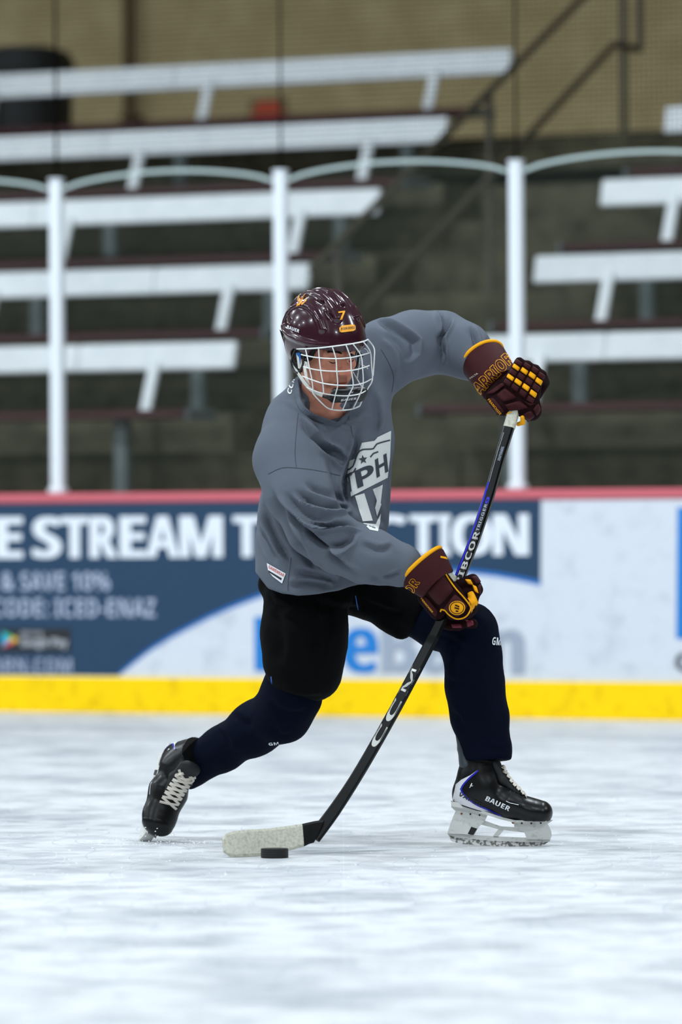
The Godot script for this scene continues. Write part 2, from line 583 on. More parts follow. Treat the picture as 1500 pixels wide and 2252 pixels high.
	for i in us.size() - 1:
		var c: float = (us[i] + us[i + 1]) * 0.5
		var hw: float = (us[i + 1] - us[i]) * 0.5 - 0.045
		var hg: float = tops[i] - board_top
		var poly := PackedVector2Array([Vector2(-hw, 0.002), Vector2(hw, 0.002)])
		var rim := []
		for k in 17:
			var s := 1.0 - k / 8.0
			var pt := Vector2(s * hw, hg - 0.028 + 0.055 * (1.0 - s * s) - 0.012 * pow(absf(s), 12.0))
			poly.append(pt)
			rim.append(pt)
		var g := thing("shield_glass", pane_names[i] if i else "clear arched shield glass pane above the left-out letters before STREAM", "glass pane", A(c, board_top, 0.055), "shield glass panes on the boards")
		if i == 0: g.set_meta("label", "clear arched shield glass pane above the word LIVE on the advert")
		part(g, "pane", prism(poly, -0.006, 0.006), M.glass)
		var strip := PackedVector2Array()
		for r in rim: strip.append(r + Vector2(0, 0.008))
		for k in range(rim.size() - 1, -1, -1): strip.append(rim[k] - Vector2(0, 0.008))
		part(g, "top_edge", prism(strip, -0.0075, 0.0075), M.glass_edge)

	# netting above the glass
	b = MBuild.new()
	var u0: float = us[0] - 0.4
	var u1: float = us[4] + 0.4
	var y0: float = tops[0] + 0.05
	var y1 := 4.6
	var x := u0
	while x <= u1:
		b.box(Transform3D(Basis(), Vector3(x, (y0 + y1) * 0.5, 0)), Vector3(0.0022, y1 - y0, 0.0022), 0.0005)
		x += 0.026
	var yy := y0
	while yy <= y1:
		b.box(Transform3D(Basis(), Vector3((u0 + u1) * 0.5, yy, 0)), Vector3(u1 - u0, 0.003, 0.0022), 0.0005)
		yy += 0.026
	var net := thing("safety_net", "fine dark safety netting hanging above the shield glass", "net", A(0, 0, 0.055))
	var mesh_part := part(net, "mesh", b.mesh(), M.net)
	mesh_part.set_meta("kind", "stuff")
	for u in us:
		b = MBuild.new()
		b.tube([Vector3(u, y0 - 0.03, 0), Vector3(u, y1, 0)], [0.006, 0.006], 6)
		part(net, "cord", b.mesh(), M.net)
	b = MBuild.new()
	b.tube([Vector3(u0, y1, 0), Vector3(u1, y1, 0)], [0.012, 0.012], 6)
	part(net, "top_cable", b.mesh(), M.net)
	for u in [u0, u1]:
		b = MBuild.new()
		b.tube([Vector3(u, y1, 0), Vector3(u, 10.05, 0)], [0.006, 0.006], 6)
		part(net, "hanging_cable", b.mesh(), M.net)

const ROW_D := 0.77
const RISE := 0.43
func row_w(i: int) -> float: return 1.6 + ROW_D * (i - 1)       # plane of the backrest of row i
func row_back(i: int) -> float: return 1.855 + RISE * (i - 1)    # top of its backrest
func row_tread(i: int) -> float: return 1.06 + RISE * (i - 1)

func build_stands() -> void:
	var ul := uy(520, 780, row_w(1)).x
	var ur := uy(1177, 590, row_w(2)).x
	# terrace under both blocks of seats
	var edge_w := row_w(1) - 0.82
	for side in 2:
		var a: float = -24.0 if side == 0 else ur
		var z: float = ul if side == 0 else 24.0
		var t := thing("concrete_terrace", "", "", arena)
		t.set_meta("kind", "structure")
		t.set_meta("label", "dark concrete tiers under the long block of benches" if side == 0 else "dark concrete tiers under the shorter bench block past the aisle")
		for i in range(1, 6):
			var w0 := edge_w + ROW_D * (i - 1)
			var w1 := 8.6
			part(t, "tier", bevel_box(Vector3(z - a, RISE + (0.63 if i == 1 else 0.0), w1 - w0), 0.012), M.concrete, Vector3((a + z) * 0.5, row_tread(i) - (RISE + (0.63 if i == 1 else 0.0)) * 0.5, -(w0 + w1) * 0.5))
	# aisle steps: two to a row
	var st := thing("aisle_stairs", "", "", arena)
	st.set_meta("kind", "structure")
	st.set_meta("label", "concrete aisle steps climbing between the two bench blocks")
	for i in 10:
		var w0 := edge_w + ROW_D * 0.5 * i
		var top := row_tread(1) + RISE * 0.5 * (i - 1) + 0.0
		var hh := RISE * 0.5 + (0.84 if i == 0 else 0.0)
		part(st, "step", bevel_box(Vector3(ur - ul - 0.004, hh, 8.6 - w0), 0.012), M.concrete, Vector3((ul + ur) * 0.5, top - hh * 0.5, -(w0 + 8.6) * 0.5))
	# walkway at the top
	var cw := edge_w + ROW_D * 5
	structure("floor_walkway", bevel_box(Vector3(48, 0.2, 8.6 - cw), 0.01), M.concrete, A(0, 2.98, (cw + 8.6) * 0.5), "concrete walkway at the top of the stands")

	# benches
	for side in 2:
		for i in range(1, 6):
			bench(i, side, ul if side == 0 else ur)

	handrail((ul + ur) * 0.5)

	# back wall furniture
	var tr := thing("wall_pipe", "dark brown vertical pipe fixed to the tan back wall", "pipe", A(uy(284, 150, 8.5).x, 0, 8.5))
	var b := MBuild.new()
	b.tube([Vector3(0, 3.08, 0), Vector3(0, 10.05, 0)], [0.036, 0.036], 10)
	part(tr, "pipe", b.mesh(), M.pipe)
	for y in [3.6, 4.9, 6.2]:
		part(tr, "bracket", bevel_box(Vector3(0.12, 0.04, 0.1), 0.005), M.pipe, Vector3(0, y, -0.03))
	var s0 := uy(556, 256, 8.58)
	var s1 := uy(622, 222, 8.58)
	var sg := thing("wall_sign", "small tan sign with two red lines on the back wall", "sign", A((s0.x + s1.x) * 0.5, (s0.y + s1.y) * 0.5, 8.59))
	part(sg, "plate", bevel_box(Vector3(s1.x - s0.x + 0.06, s1.y - s0.y + 0.05, 0.012), 0.003), M.sign_tan)
	part(sg, "red_line", bevel_box(Vector3((s1.x - s0.x) * 0.78, 0.034, 0.006), 0.002), M.sign_red, Vector3(0, 0.026, 0.008))
	part(sg, "red_line", bevel_box(Vector3((s1.x - s0.x), 0.034, 0.006), 0.002), M.sign_red, Vector3(0, -0.03, 0.008))
	# litter bin on the walkway
	var wb := 6.6
	var br := uy(147, 200, wb).x
	var bt := uy(80, 100, wb).y
	var bin := thing("litter_bin", "dark round-topped litter bin on the upper walkway against the tan wall", "bin", A(br - 0.31, 3.08, wb))
	b = MBuild.new()
	var hb := bt - 3.08
	b.tube([Vector3(0, 0, 0), Vector3(0, hb - 0.16, 0)], [0.29, 0.30], 24)
	part(bin, "body", b.mesh(), M.bin_dark)
	b = MBuild.new()
	b.tube([Vector3(0, hb - 0.17, 0), Vector3(0, hb - 0.10, 0), Vector3(0, hb - 0.04, 0), Vector3(0, hb - 0.01, 0), Vector3(0, hb, 0)], [0.312, 0.312, 0.27, 0.17, 0.02], 24)
	part(bin, "lid", b.mesh(), M.bin_dark)
	part(bin, "front_panel", bevel_box(Vector3(0.26, hb - 0.28, 0.02), 0.006), M.bin_grey, Vector3(-0.13, (hb - 0.2) * 0.5, 0.275), Basis(Vector3.UP, -0.35))

func bench(i: int, side: int, end_u: float) -> void:
	var w := row_w(i)
	var far: float = -7.5 if side == 0 else 7.5
	var u0 := minf(end_u, far)
	var u1 := maxf(end_u, far)
	var ranks := ["lowest", "second", "third", "fourth", "fifth"]
	var label := "%s bench row up, white backrest, %s" % [ranks[i - 1], "long block below the litter bin" if side == 0 else "short block past the aisle handrail"]
	var o := thing("bleacher_bench", label, "bench", A(0, 0, w), "benches of the long block" if side == 0 else "benches of the short block")
	var back_y := row_back(i) - 0.07
	var lean := Basis(Vector3.RIGHT, deg_to_rad(-14))
	# backrest planks butt against each other
	var joins := [u0]
	var step := 3.05
	var jn: float = (end_u - 0.95 if side == 0 else end_u + 0.62 + 0.17 * i) if i in [1, 2] else (end_u - 2.2 if side == 0 else end_u + 2.3)
	var js := []
	while jn > u0 + 0.2 and jn < u1 - 0.2:
		js.append(jn)
		jn += step * (-1.0 if side == 0 else 1.0)
	js.sort()
	joins.append_array(js)
	joins.append(u1)
	for k in joins.size() - 1:
		var a: float = joins[k] + (0.002 if k else 0.0)
		var z: float = joins[k + 1] - 0.002
		part(o, "backrest_plank", bevel_box(Vector3(z - a, 0.145, 0.035), 0.008), M.bench_white, Vector3((a + z) * 0.5, back_y, 0), lean)
	var seat_y := row_back(i) - 0.355
	part(o, "seat_plank", bevel_box(Vector3(u1 - u0 - 0.03, 0.045, 0.285), 0.01), M.maroon_seat, Vector3((u0 + u1) * 0.5, seat_y - 0.0225, 0.357)).set_meta("label", "maroon seat plank")
	part(o, "end_cap", bevel_box(Vector3(0.016, 0.06, 0.29), 0.004), M.alu, Vector3(end_u + (0.0 if side == 0 else 0.0), seat_y - 0.026, 0.357))
	var su := end_u - 0.47 if side == 0 else end_u + 0.44
	while su > u0 and su < u1:
		# leaning white strut and the grey leg below the seat
		var b := MBuild.new()
		var p0 := Vector3(su, seat_y + 0.0, 0.13)
		var p1 := Vector3(su, back_y - 0.02, 0.026)
		var d := (p1 - p0).normalized()
		b.box(Transform3D(Basis(Vector3.RIGHT, d, Vector3.RIGHT.cross(d)), (p0 + p1) * 0.5), Vector3(0.062, p0.distance_to(p1), 0.03), 0.006)
		part(o, "strut", b.mesh(), M.bench_white)
		part(o, "strut_foot", bevel_box(Vector3(0.062, 0.03, 0.16), 0.005), M.leg_grey, Vector3(su, seat_y - 0.02, 0.17))
		var ly := row_tread(i)
		part(o, "leg", bevel_box(Vector3(0.075, seat_y - 0.045 - ly, 0.06), 0.006), M.leg_grey, Vector3(su, (seat_y - 0.045 + ly) * 0.5, 0.357))
		part(o, "leg_plate", bevel_box(Vector3(0.12, 0.012, 0.16), 0.003), M.leg_grey, Vector3(su, ly + 0.006, 0.357))
		su += 1.48 * (-1.0 if side == 0 else 1.0)

func handrail(u: float) -> void:
	var o := thing("aisle_handrail", "dark two-bar tube handrail climbing the aisle between the benches", "handrail", arena)
	# where the plane of the rail meets the sight lines of the photograph
	var inv := arena.affine_inverse()
	var eye := inv * cam_t.origin
	var hit := func(px: float, py: float) -> Vector3:
		var r := inv.basis * ray(px, py)
		return eye + r * ((u - eye.x) / r.x)
	var t0: Vector3 = hit.call(685, 592)
	var t1: Vector3 = hit.call(1275, 2)
	var m0: Vector3 = hit.call(800, 682)
	var m1: Vector3 = hit.call(1352, 97)
	t1 = t0 + (t1 - t0) * 1.25
	var b := MBuild.new()
	var R := 0.021
	b.tube([t0, t1], [R, R], 10)
	part(o, "top_rail", b.mesh(), M.rail_dark)
	b = MBuild.new()
	var e0: Vector3 = hit.call(1405, 100)
	e0.y = m1.y - 0.01
	b.tube([m0, m1, m1 + Vector3(0, 0.0, -0.02), e0, e0 + Vector3(0, 0.03, -0.015), e0 + Vector3(0, 1.1, -0.02)], [R], 10)
	part(o, "lower_rail", b.mesh(), M.rail_dark)
	for q in [[1076, 202], [1370, -90], [745, 535]]:
		var top: Vector3 = hit.call(q[0], q[1])
		var foot := top
		var k := int(floor((-top.z - (row_w(1) - 0.82)) / (ROW_D * 0.5)))
		foot.y = row_tread(1) + RISE * 0.5 * (k - 1) if k < 10 else 3.08
		if q[1] < 0: foot.y = 3.08
		b = MBuild.new()
		b.tube([foot, top], [R, R], 10)
		part(o, "post", b.mesh(), M.rail_dark)

# ---------------------------------------------------------------- soft solids: tapered capsules joined by a smooth minimum, meshed as surface nets
class Field:
	var inv: Array[Transform3D] = []
	var hh := PackedFloat32Array()
	var r1 := PackedFloat32Array()
	var r2 := PackedFloat32Array()
	var sc := PackedFloat32Array()
	var grp := PackedInt32Array()      # bones of one group meet without swelling
	var gid := 0
	var hold := false
	var cut_inv: Array[Transform3D] = []      # capsules taken away
	var cut := []                              # [h, r1, r2, scale, softness]
	var planes := []                           # [point, normal]: what lies along the normal is cut off
	var k := 0.03
	var live := PackedInt32Array()
	var live_cut := PackedInt32Array()
	var lo := Vector3.ONE * 1e9
	var hi := Vector3.ONE * -1e9
	var extra: Callable

	static func frame(a: Vector3, b: Vector3, flat_dir: Vector3, flat: float) -> Transform3D:
		var d := b - a
		d = d.normalized() if d.length() > 1e-5 else Vector3.UP
		var z := flat_dir - d * flat_dir.dot(d)
		if z.length() < 1e-3:
			z = (Vector3.BACK if absf(d.z) < 0.9 else Vector3.RIGHT)
			z = z - d * z.dot(d)
		z = z.normalized()
		return Transform3D(Basis(d.cross(z), d, z * flat), a)

	func bone(a: Vector3, b: Vector3, ra: float, rb: float, flat := 1.0, flat_dir := Vector3.BACK) -> void:
		inv.append(frame(a, b, flat_dir, flat).affine_inverse())
		hh.append(maxf(a.distance_to(b), 1e-5))
		r1.append(ra)
		r2.append(rb)
		sc.append(minf(1.0, flat))
		if not hold: gid += 1
		grp.append(gid)
		var m := maxf(1.0, flat)
		lo = lo.min(a - Vector3.ONE * ra * m).min(b - Vector3.ONE * rb * m)
		hi = hi.max(a + Vector3.ONE * ra * m).max(b + Vector3.ONE * rb * m)

	func ell(c: Vector3, r: Vector3, turn := Basis()) -> void:      # ellipsoid
		inv.append(Transform3D(turn * Basis.from_scale(r), c).affine_inverse())
		hh.append(1e-5)
		r1.append(1.0)
		r2.append(1.0)
		sc.append(minf(r.x, minf(r.y, r.z)))
		if not hold: gid += 1
		grp.append(gid)
		var m := maxf(r.x, maxf(r.y, r.z)) if turn != Basis() else 0.0
		var e := Vector3.ONE * m if m > 0.0 else r
		lo = lo.min(c - e)
		hi = hi.max(c + e)

	func carve_ell(c: Vector3, r: Vector3, turn := Basis(), soft := 0.004) -> void:
		cut_inv.append(Transform3D(turn * Basis.from_scale(r), c).affine_inverse())
		cut.append([1e-5, 1.0, 1.0, minf(r.x, minf(r.y, r.z)), soft])

	func carve(a: Vector3, b: Vector3, ra: float, rb: float, flat := 1.0, flat_dir := Vector3.BACK, soft := 0.006) -> void:
		cut_inv.append(frame(a, b, flat_dir, flat).affine_inverse())
		cut.append([maxf(a.distance_to(b), 1e-5), ra, rb, minf(1.0, flat), soft])

	func one(i: int, p: Vector3) -> float:
		var q := inv[i] * p
		var t := clampf(q.y / hh[i], 0.0, 1.0)
		q.y -= t * hh[i]
		return (q.length() - lerpf(r1[i], r2[i], t)) * sc[i]

	func select(c: Vector3, r: float) -> void:
		var ds := PackedFloat32Array()
		var m := 1e9
		for i in inv.size():
			var d := one(i, c)
			ds.append(d)
			m = minf(m, d)
		live = PackedInt32Array()
		for i in inv.size():
			if ds[i] < m + 2.6 * r + k:
				live.append(i)
		live_cut = PackedInt32Array()
		for i in cut.size():
			var q := cut_inv[i] * c
			var t := clampf(q.y / cut[i][0], 0.0, 1.0)
			q.y -= t * cut[i][0]
			if (q.length() - lerpf(cut[i][1], cut[i][2], t)) * cut[i][3] < 3.2 * r + cut[i][4]:
				live_cut.append(i)

	var everything := PackedInt32Array()
	var every_cut := PackedInt32Array()
	func all() -> void:
		if everything.size() != inv.size():
			everything = PackedInt32Array(range(inv.size()))
			every_cut = PackedInt32Array(range(cut.size()))
		live = everything
		live_cut = every_cut

	func d(p: Vector3) -> float:
		var m := 1e9
		var g := -1
		var gm := 1e9
		for i in live:
			var q := inv[i] * p
			var t := clampf(q.y / hh[i], 0.0, 1.0)
			q.y -= t * hh[i]
			var e := (q.length() - lerpf(r1[i], r2[i], t)) * sc[i]
			if grp[i] == g:
				gm = minf(gm, e)
				continue
			var h := k - absf(m - gm)
			m = minf(m, gm)
			if h > 0.0:
				m -= h * h * 0.25 / k
			g = grp[i]
			gm = e
		var hl := k - absf(m - gm)
		m = minf(m, gm)
		if hl > 0.0:
			m -= hl * hl * 0.25 / k
		for i in live_cut:
			var c: Array = cut[i]
			var q := cut_inv[i] * p
			var t := clampf(q.y / c[0], 0.0, 1.0)
			q.y -= t * c[0]
			var e: float = -(q.length() - lerpf(c[1], c[2], t)) * c[3]
			var s: float = c[4]
			var h := s - absf(m - e)
			m = maxf(m, e)
			if h > 0.0:
				m += h * h * 0.25 / s
		for pl in planes:
			m = maxf(m, (p - pl[0]).dot(pl[1]))
		if extra.is_valid():
			m = extra.call(p, m)
		return m

	func net(cell: float, into: MBuild, pad := 0.012) -> void:
		var a := lo - Vector3.ONE * (pad + cell)
		var B := 4
		var n := Vector3i(((hi - a) / cell + Vector3.ONE * (pad / cell + 2.0)).ceil())
		n = Vector3i(ceili(n.x / 4.0) * 4 + 1, ceili(n.y / 4.0) * 4 + 1, ceili(n.z / 4.0) * 4 + 1)
		var sx := 1
		var sy := n.x
		var sz := n.x * n.y
		var val := PackedFloat32Array()
		val.resize(sz * n.z)
		val.fill(1e3)
		var half := cell * B * 0.5
		var diag := half * 1.7321
		var blocks := PackedInt32Array()
		for bz in range(0, n.z - 1, B):
			for by in range(0, n.y - 1, B):
				for bx in range(0, n.x - 1, B):
					var c := a + Vector3(bx, by, bz) * cell + Vector3.ONE * half
					all()
					if absf(d(c)) > diag + k * 0.6 + cell: continue
					select(c, diag)
					blocks.append(bx)
					blocks.append(by)
					blocks.append(bz)
					for z in range(bz, bz + B + 1):
						for y in range(by, by + B + 1):
							var at := bx + y * sy + z * sz
							for x in B + 1:
								if val[at + x] > 900.0:
									val[at + x] = d(a + Vector3(bx + x, y, z) * cell)
		var cellv := {}
		var base := into.v.size()
		var corner := [0, sx, sy, sx + sy, sz, sx + sz, sy + sz, sx + sy + sz]
		var ea := [0, 2, 4, 6, 0, 1, 4, 5, 0, 1, 2, 3]
		var eb := [1, 3, 5, 7, 2, 3, 6, 7, 4, 5, 6, 7]
		var off := [Vector3(0, 0, 0), Vector3(1, 0, 0), Vector3(0, 1, 0), Vector3(1, 1, 0), Vector3(0, 0, 1), Vector3(1, 0, 1), Vector3(0, 1, 1), Vector3(1, 1, 1)]
		for bi in range(0, blocks.size(), 3):
			for z in range(blocks[bi + 2], blocks[bi + 2] + B):
				for y in range(blocks[bi + 1], blocks[bi + 1] + B):
					for x in range(blocks[bi], blocks[bi] + B):
						var at := x + y * sy + z * sz
						var v0 := val[at]
						if absf(v0) > cell * 2.0: continue
						var mask := 0
						for c in 8:
							if val[at + corner[c]] < 0.0: mask |= 1 << c
						if mask == 0 or mask == 255: continue
						var s := Vector3.ZERO
						var m := 0
						for e in 12:
							var va := val[at + corner[ea[e]]]
							var vb := val[at + corner[eb[e]]]
							if (va < 0.0) != (vb < 0.0):
								s += off[ea[e]].lerp(off[eb[e]], va / (va - vb))
								m += 1
						cellv[at] = into.v.size()
						into.v.append(a + (Vector3(x, y, z) + s / m) * cell)
						into.n.append(Vector3.UP)
		var fi := into.ix.size()
		var axes := [sx, sy, sz]
		for at in cellv:
			var v0: float = val[at]
			for ax in 3:
				var o1: int = axes[(ax + 1) % 3]
				var o2: int = axes[(ax + 2) % 3]
				var v1 := val[at + axes[ax]]
				if (v0 < 0.0) == (v1 < 0.0): continue
				if not (cellv.has(at - o1) and cellv.has(at - o2) and cellv.has(at - o1 - o2)): continue
				var q0: int = cellv[at]
				var q1: int = cellv[at - o1]
				var q2: int = cellv[at - o1 - o2]
				var q3: int = cellv[at - o2]
				if v0 < 0.0:
					into.ix.append_array([q0, q2, q1, q0, q3, q2])
				else:
					into.ix.append_array([q0, q1, q2, q0, q2, q3])
		into.soft_normals(base, fi)

	# pull the vertices onto the surface and take their normals from the field: for glossy things
	func refine(b: MBuild, from_v := 0, steps := 2) -> void:
		var e := 0.0012
		for i in range(from_v, b.v.size()):
			var p := b.v[i]
			select(p, 0.004)
			var g := Vector3.ZERO
			for s in steps:
				var c := d(p)
				g = Vector3(d(p + Vector3(e, 0, 0)) - c, d(p + Vector3(0, e, 0)) - c, d(p + Vector3(0, 0, e)) - c) / e
				var l := g.length_squared()
				if l < 1e-6: break
				p -= g * clampf(c / l, -0.004, 0.004)
			b.v[i] = p
			if g.length_squared() > 1e-6 and g.dot(b.n[i]) > 0.0: b.n[i] = g.normalized()

# what the front of a mesh looks like from the camera's side: depth on a grid of pixels, used to lay prints and seams onto curved cloth
class Front:
	var x0 := 0.0
	var y0 := 0.0
	var w := 0
	var h := 0
	var st := 1.5
	var z := PackedFloat32Array()

	func at(px: float, py: float) -> float:
		var fx := (px - x0) / st
		var fy := (py - y0) / st
		var i := clampi(int(fx), 0, w - 2)
		var j := clampi(int(fy), 0, h - 2)
		var a := z[i + j * w]
		var b := z[i + 1 + j * w]
		var c := z[i + (j + 1) * w]
		var d := z[i + 1 + (j + 1) * w]
		var m := maxf(maxf(a, b), maxf(c, d))
		if m < -50.0: return -99.0
		if a < m - 0.05: a = m
		if b < m - 0.05: b = m
		if c < m - 0.05: c = m
		if d < m - 0.05: d = m
		var u := clampf(fx - i, 0, 1)
		return lerpf(lerpf(a, b, u), lerpf(c, d, u), clampf(fy - j, 0, 1))

# looks along the camera's axis, or along z of a thing's own axes in units of its own outline drawing
var own := false
const OWN := 3619.0
func fp(p: Vector3) -> Vector3:
	return Vector3(740.0 + p.x * OWN, 1335.0 - p.y * OWN, p.z) if own else proj(p)

func fP(x: float, y: float, z: float) -> Vector3:
	return Vector3((x - 740.0) / OWN, (1335.0 - y) / OWN, z) if own else P(x, y, z)

func front_of(b: MBuild, st := 1.5) -> Front:
	var f := Front.new()
	var q := PackedVector3Array()
	var lo := Vector2(1e9, 1e9)
	var hi := -lo
	for p in b.v:
		var s := fp(p)
		q.append(s)
		lo = lo.min(Vector2(s.x, s.y))
		hi = hi.max(Vector2(s.x, s.y))
	f.st = st
	f.x0 = lo.x - 2 * st
	f.y0 = lo.y - 2 * st
	f.w = int((hi.x - lo.x) / st) + 6
	f.h = int((hi.y - lo.y) / st) + 6
	f.z.resize(f.w * f.h)
	f.z.fill(-99.0)
	for i in range(0, b.ix.size(), 3):
		var p0 := q[b.ix[i]]
		var p1 := q[b.ix[i + 1]]
		var p2 := q[b.ix[i + 2]]
		var ax := (p0.x - f.x0) / st
		var ay := (p0.y - f.y0) / st
		var bx := (p1.x - f.x0) / st
		var by := (p1.y - f.y0) / st
		var cx := (p2.x - f.x0) / st
		var cy := (p2.y - f.y0) / st
		var ar := (bx - ax) * (cy - ay) - (cx - ax) * (by - ay)
		if absf(ar) < 1e-9: continue
		for y in range(maxi(ceili(minf(ay, minf(by, cy))), 0), mini(floori(maxf(ay, maxf(by, cy))), f.h - 1) + 1):
			for x in range(maxi(ceili(minf(ax, minf(bx, cx))), 0), mini(floori(maxf(ax, maxf(bx, cx))), f.w - 1) + 1):
				var l1 := ((x - ax) * (cy - ay) - (cx - ax) * (y - ay)) / ar
				var l2 := ((bx - ax) * (y - ay) - (x - ax) * (by - ay)) / ar
				if l1 < -1e-4 or l2 < -1e-4 or l1 + l2 > 1.0001: continue
				var zz := p0.z + (p1.z - p0.z) * l1 + (p2.z - p0.z) * l2
				if zz > f.z[x + y * f.w]: f.z[x + y * f.w] = zz
	return f

# lay flat triangles (pixels) onto the front of a mesh
func lay(b: MBuild, f: Front, t: PackedVector2Array, lift: float, grain := 7.0) -> void:
	var stack := []
	for i in range(0, t.size(), 3):
		stack.append([t[i], t[i + 1], t[i + 2]])
	while stack:
		var q: Array = stack.pop_back()
		var l := [q[0].distance_to(q[1]), q[1].distance_to(q[2]), q[2].distance_to(q[0])]
		var m := 0
		if l[1] > l[m]: m = 1
		if l[2] > l[m]: m = 2
		if l[m] > grain:
			var mid: Vector2 = (q[m] + q[(m + 1) % 3]) * 0.5
			stack.append([q[m], mid, q[(m + 2) % 3]])
			stack.append([mid, q[(m + 1) % 3], q[(m + 2) % 3]])
			continue
		var w := []
		var miss := false
		for p in q:
			var z := f.at(p.x, p.y)
			if z < -50.0: miss = true
			w.append(fP(p.x, p.y, z + lift))
		if miss: continue
		b.tri_out(w[0], w[1], w[2], Vector3.BACK if own else cam_t.basis.z)

func poly_tris(px: Array) -> PackedVector2Array:
	var poly := PackedVector2Array()
	for p in px: poly.append(Vector2(p[0], p[1]))
	var ids := Geometry2D.triangulate_polygon(poly)
	var out := PackedVector2Array()
	for i in ids: out.append(poly[i])
	return out

# lettering whose box runs from a (lower left) along ax (its length) and up along ay, all in pixels
func text_px(s: String, a: Vector2, ax: Vector2, ay: Vector2, bold := true) -> PackedVector2Array:
	var out := PackedVector2Array()
	for q in text_tris(s, bold):
		out.append(a + ax * q.x + ay * q.y)
	return out

func line_tris(px: Array, width: float) -> PackedVector2Array:      # a ribbon along a line of pixels
	var pts := smooth_line(px, 6.0)
	var out := PackedVector2Array()
	var l := []
	for i in pts.size():
		var d: Vector2 = (pts[mini(i + 1, pts.size() - 1)] - pts[maxi(i - 1, 0)]).normalized()
		var nrm := Vector2(-d.y, d.x) * width * 0.5
		l.append([pts[i] + nrm, pts[i] - nrm])
	for i in l.size() - 1:
		out.append_array([l[i][0], l[i][1], l[i + 1][1], l[i][0], l[i + 1][1], l[i + 1][0]])
	return out

func smooth_line(px: Array, step: float) -> PackedVector2Array:      # Catmull-Rom through the points
	var p := []
	for q in px: p.append(Vector2(q[0], q[1]) if q is Array else q)
	var out := PackedVector2Array()
	for i in p.size() - 1:
		var a: Vector2 = p[maxi(i - 1, 0)]
		var d: Vector2 = p[mini(i + 2, p.size() - 1)]
		var m := maxi(1, int(p[i].distance_to(p[i + 1]) / step))
		for k in m:
			out.append(p[i].cubic_interpolate(p[i + 1], a, d, float(k) / m))
	out.append(p[-1])
	return out

func smooth_line3(p: Array, step: float) -> Array:
	var out := []
	for i in p.size() - 1:
		var a: Vector3 = p[maxi(i - 1, 0)]
		var d: Vector3 = p[mini(i + 2, p.size() - 1)]
		var m := maxi(1, int(p[i].distance_to(p[i + 1]) / step))
		for k in m:
			out.append(p[i].cubic_interpolate(p[i + 1], a, d, float(k) / m))
	out.append(p[-1])
	return out

# folds of cloth: a height map on the pixels of the front, drawn as creases with a raised lip
class Folds:
	var x0 := 0.0
	var y0 := 0.0
	var w := 0
	var h := 0
	var st := 2.0
	var v := PackedFloat32Array()

	func _init(a: Vector2, b: Vector2) -> void:
		x0 = a.x
		y0 = a.y
		w = int((b.x - a.x) / st) + 1
		h = int((b.y - a.y) / st) + 1
		v.resize(w * h)
		v.fill(0.0)

	# line in pixels, half width in pixels, depth in metres; lip > 0 raises the left side of the line, < 0 the right side
	func crease(line: PackedVector2Array, wd: float, depth: float, lip: float) -> void:
		var lo := Vector2(1e9, 1e9)
		var hi := -lo
		for p in line:
			lo = lo.min(p)
			hi = hi.max(p)
		var r := wd * 4.5
		var n := line.size()
		for j in range(maxi(0, int((lo.y - r - y0) / st)), mini(h, int((hi.y + r - y0) / st) + 1)):
			for i in range(maxi(0, int((lo.x - r - x0) / st)), mini(w, int((hi.x + r - x0) / st) + 1)):
				var p := Vector2(x0 + i * st, y0 + j * st)
				var best := 1e9
				var sgn := 1.0
				var along := 0.0
				for s in n - 1:
					var a := line[s]
					var e := line[s + 1] - a
					var t := clampf((p - a).dot(e) / maxf(e.length_squared(), 1e-6), 0.0, 1.0)
					var o := p - a - e * t
					var dd := o.length_squared()
					if dd < best:
						best = dd
						sgn = 1.0 if e.cross(o) < 0.0 else -1.0
						along = (s + t) / (n - 1)
				if best > r * r: continue
				var dist := sqrt(best)
				var taper := smoothstep(0.0, 0.3, along) * smoothstep(1.0, 0.7, along)
				var x := dist / wd
				var q := 0.0
				if sgn * lip > 0.0:      # steep on the side of the lip, a long slope on the other
					q = absf(lip) * exp(-pow((x - 1.5) / 1.1, 2.0)) * (1.0 - exp(-x * x * 2.0)) - exp(-x * x * 1.6)
				else:
					q = -exp(-x * x / 3.4)
				v[i + j * w] += q * depth * taper

	func at(px: float, py: float) -> float:
		var fx := (px - x0) / st
		var fy := (py - y0) / st
		if fx < 0.0 or fy < 0.0 or fx >= w - 1 or fy >= h - 1: return 0.0
		var i := int(fx)
		var j := int(fy)
		var u := fx - i
		return lerpf(lerpf(v[i + j * w], v[i + 1 + j * w], u), lerpf(v[i + (j + 1) * w], v[i + 1 + (j + 1) * w], u), fy - j)

func apply_folds(b: MBuild, f: Folds, noise: FastNoiseLite, amp: float) -> void:
	for i in b.v.size():
		var p := b.v[i]
		var s := proj(p)
		var facing := b.n[i].dot(cam_t.basis.z)
		var o := noise.get_noise_3d(p.x, p.y, p.z) * amp
		if facing > -0.1:
			o += f.at(s.x, s.y) * smoothstep(-0.1, 0.45, facing)
		b.v[i] = p + b.n[i] * o
	b.soft_normals()

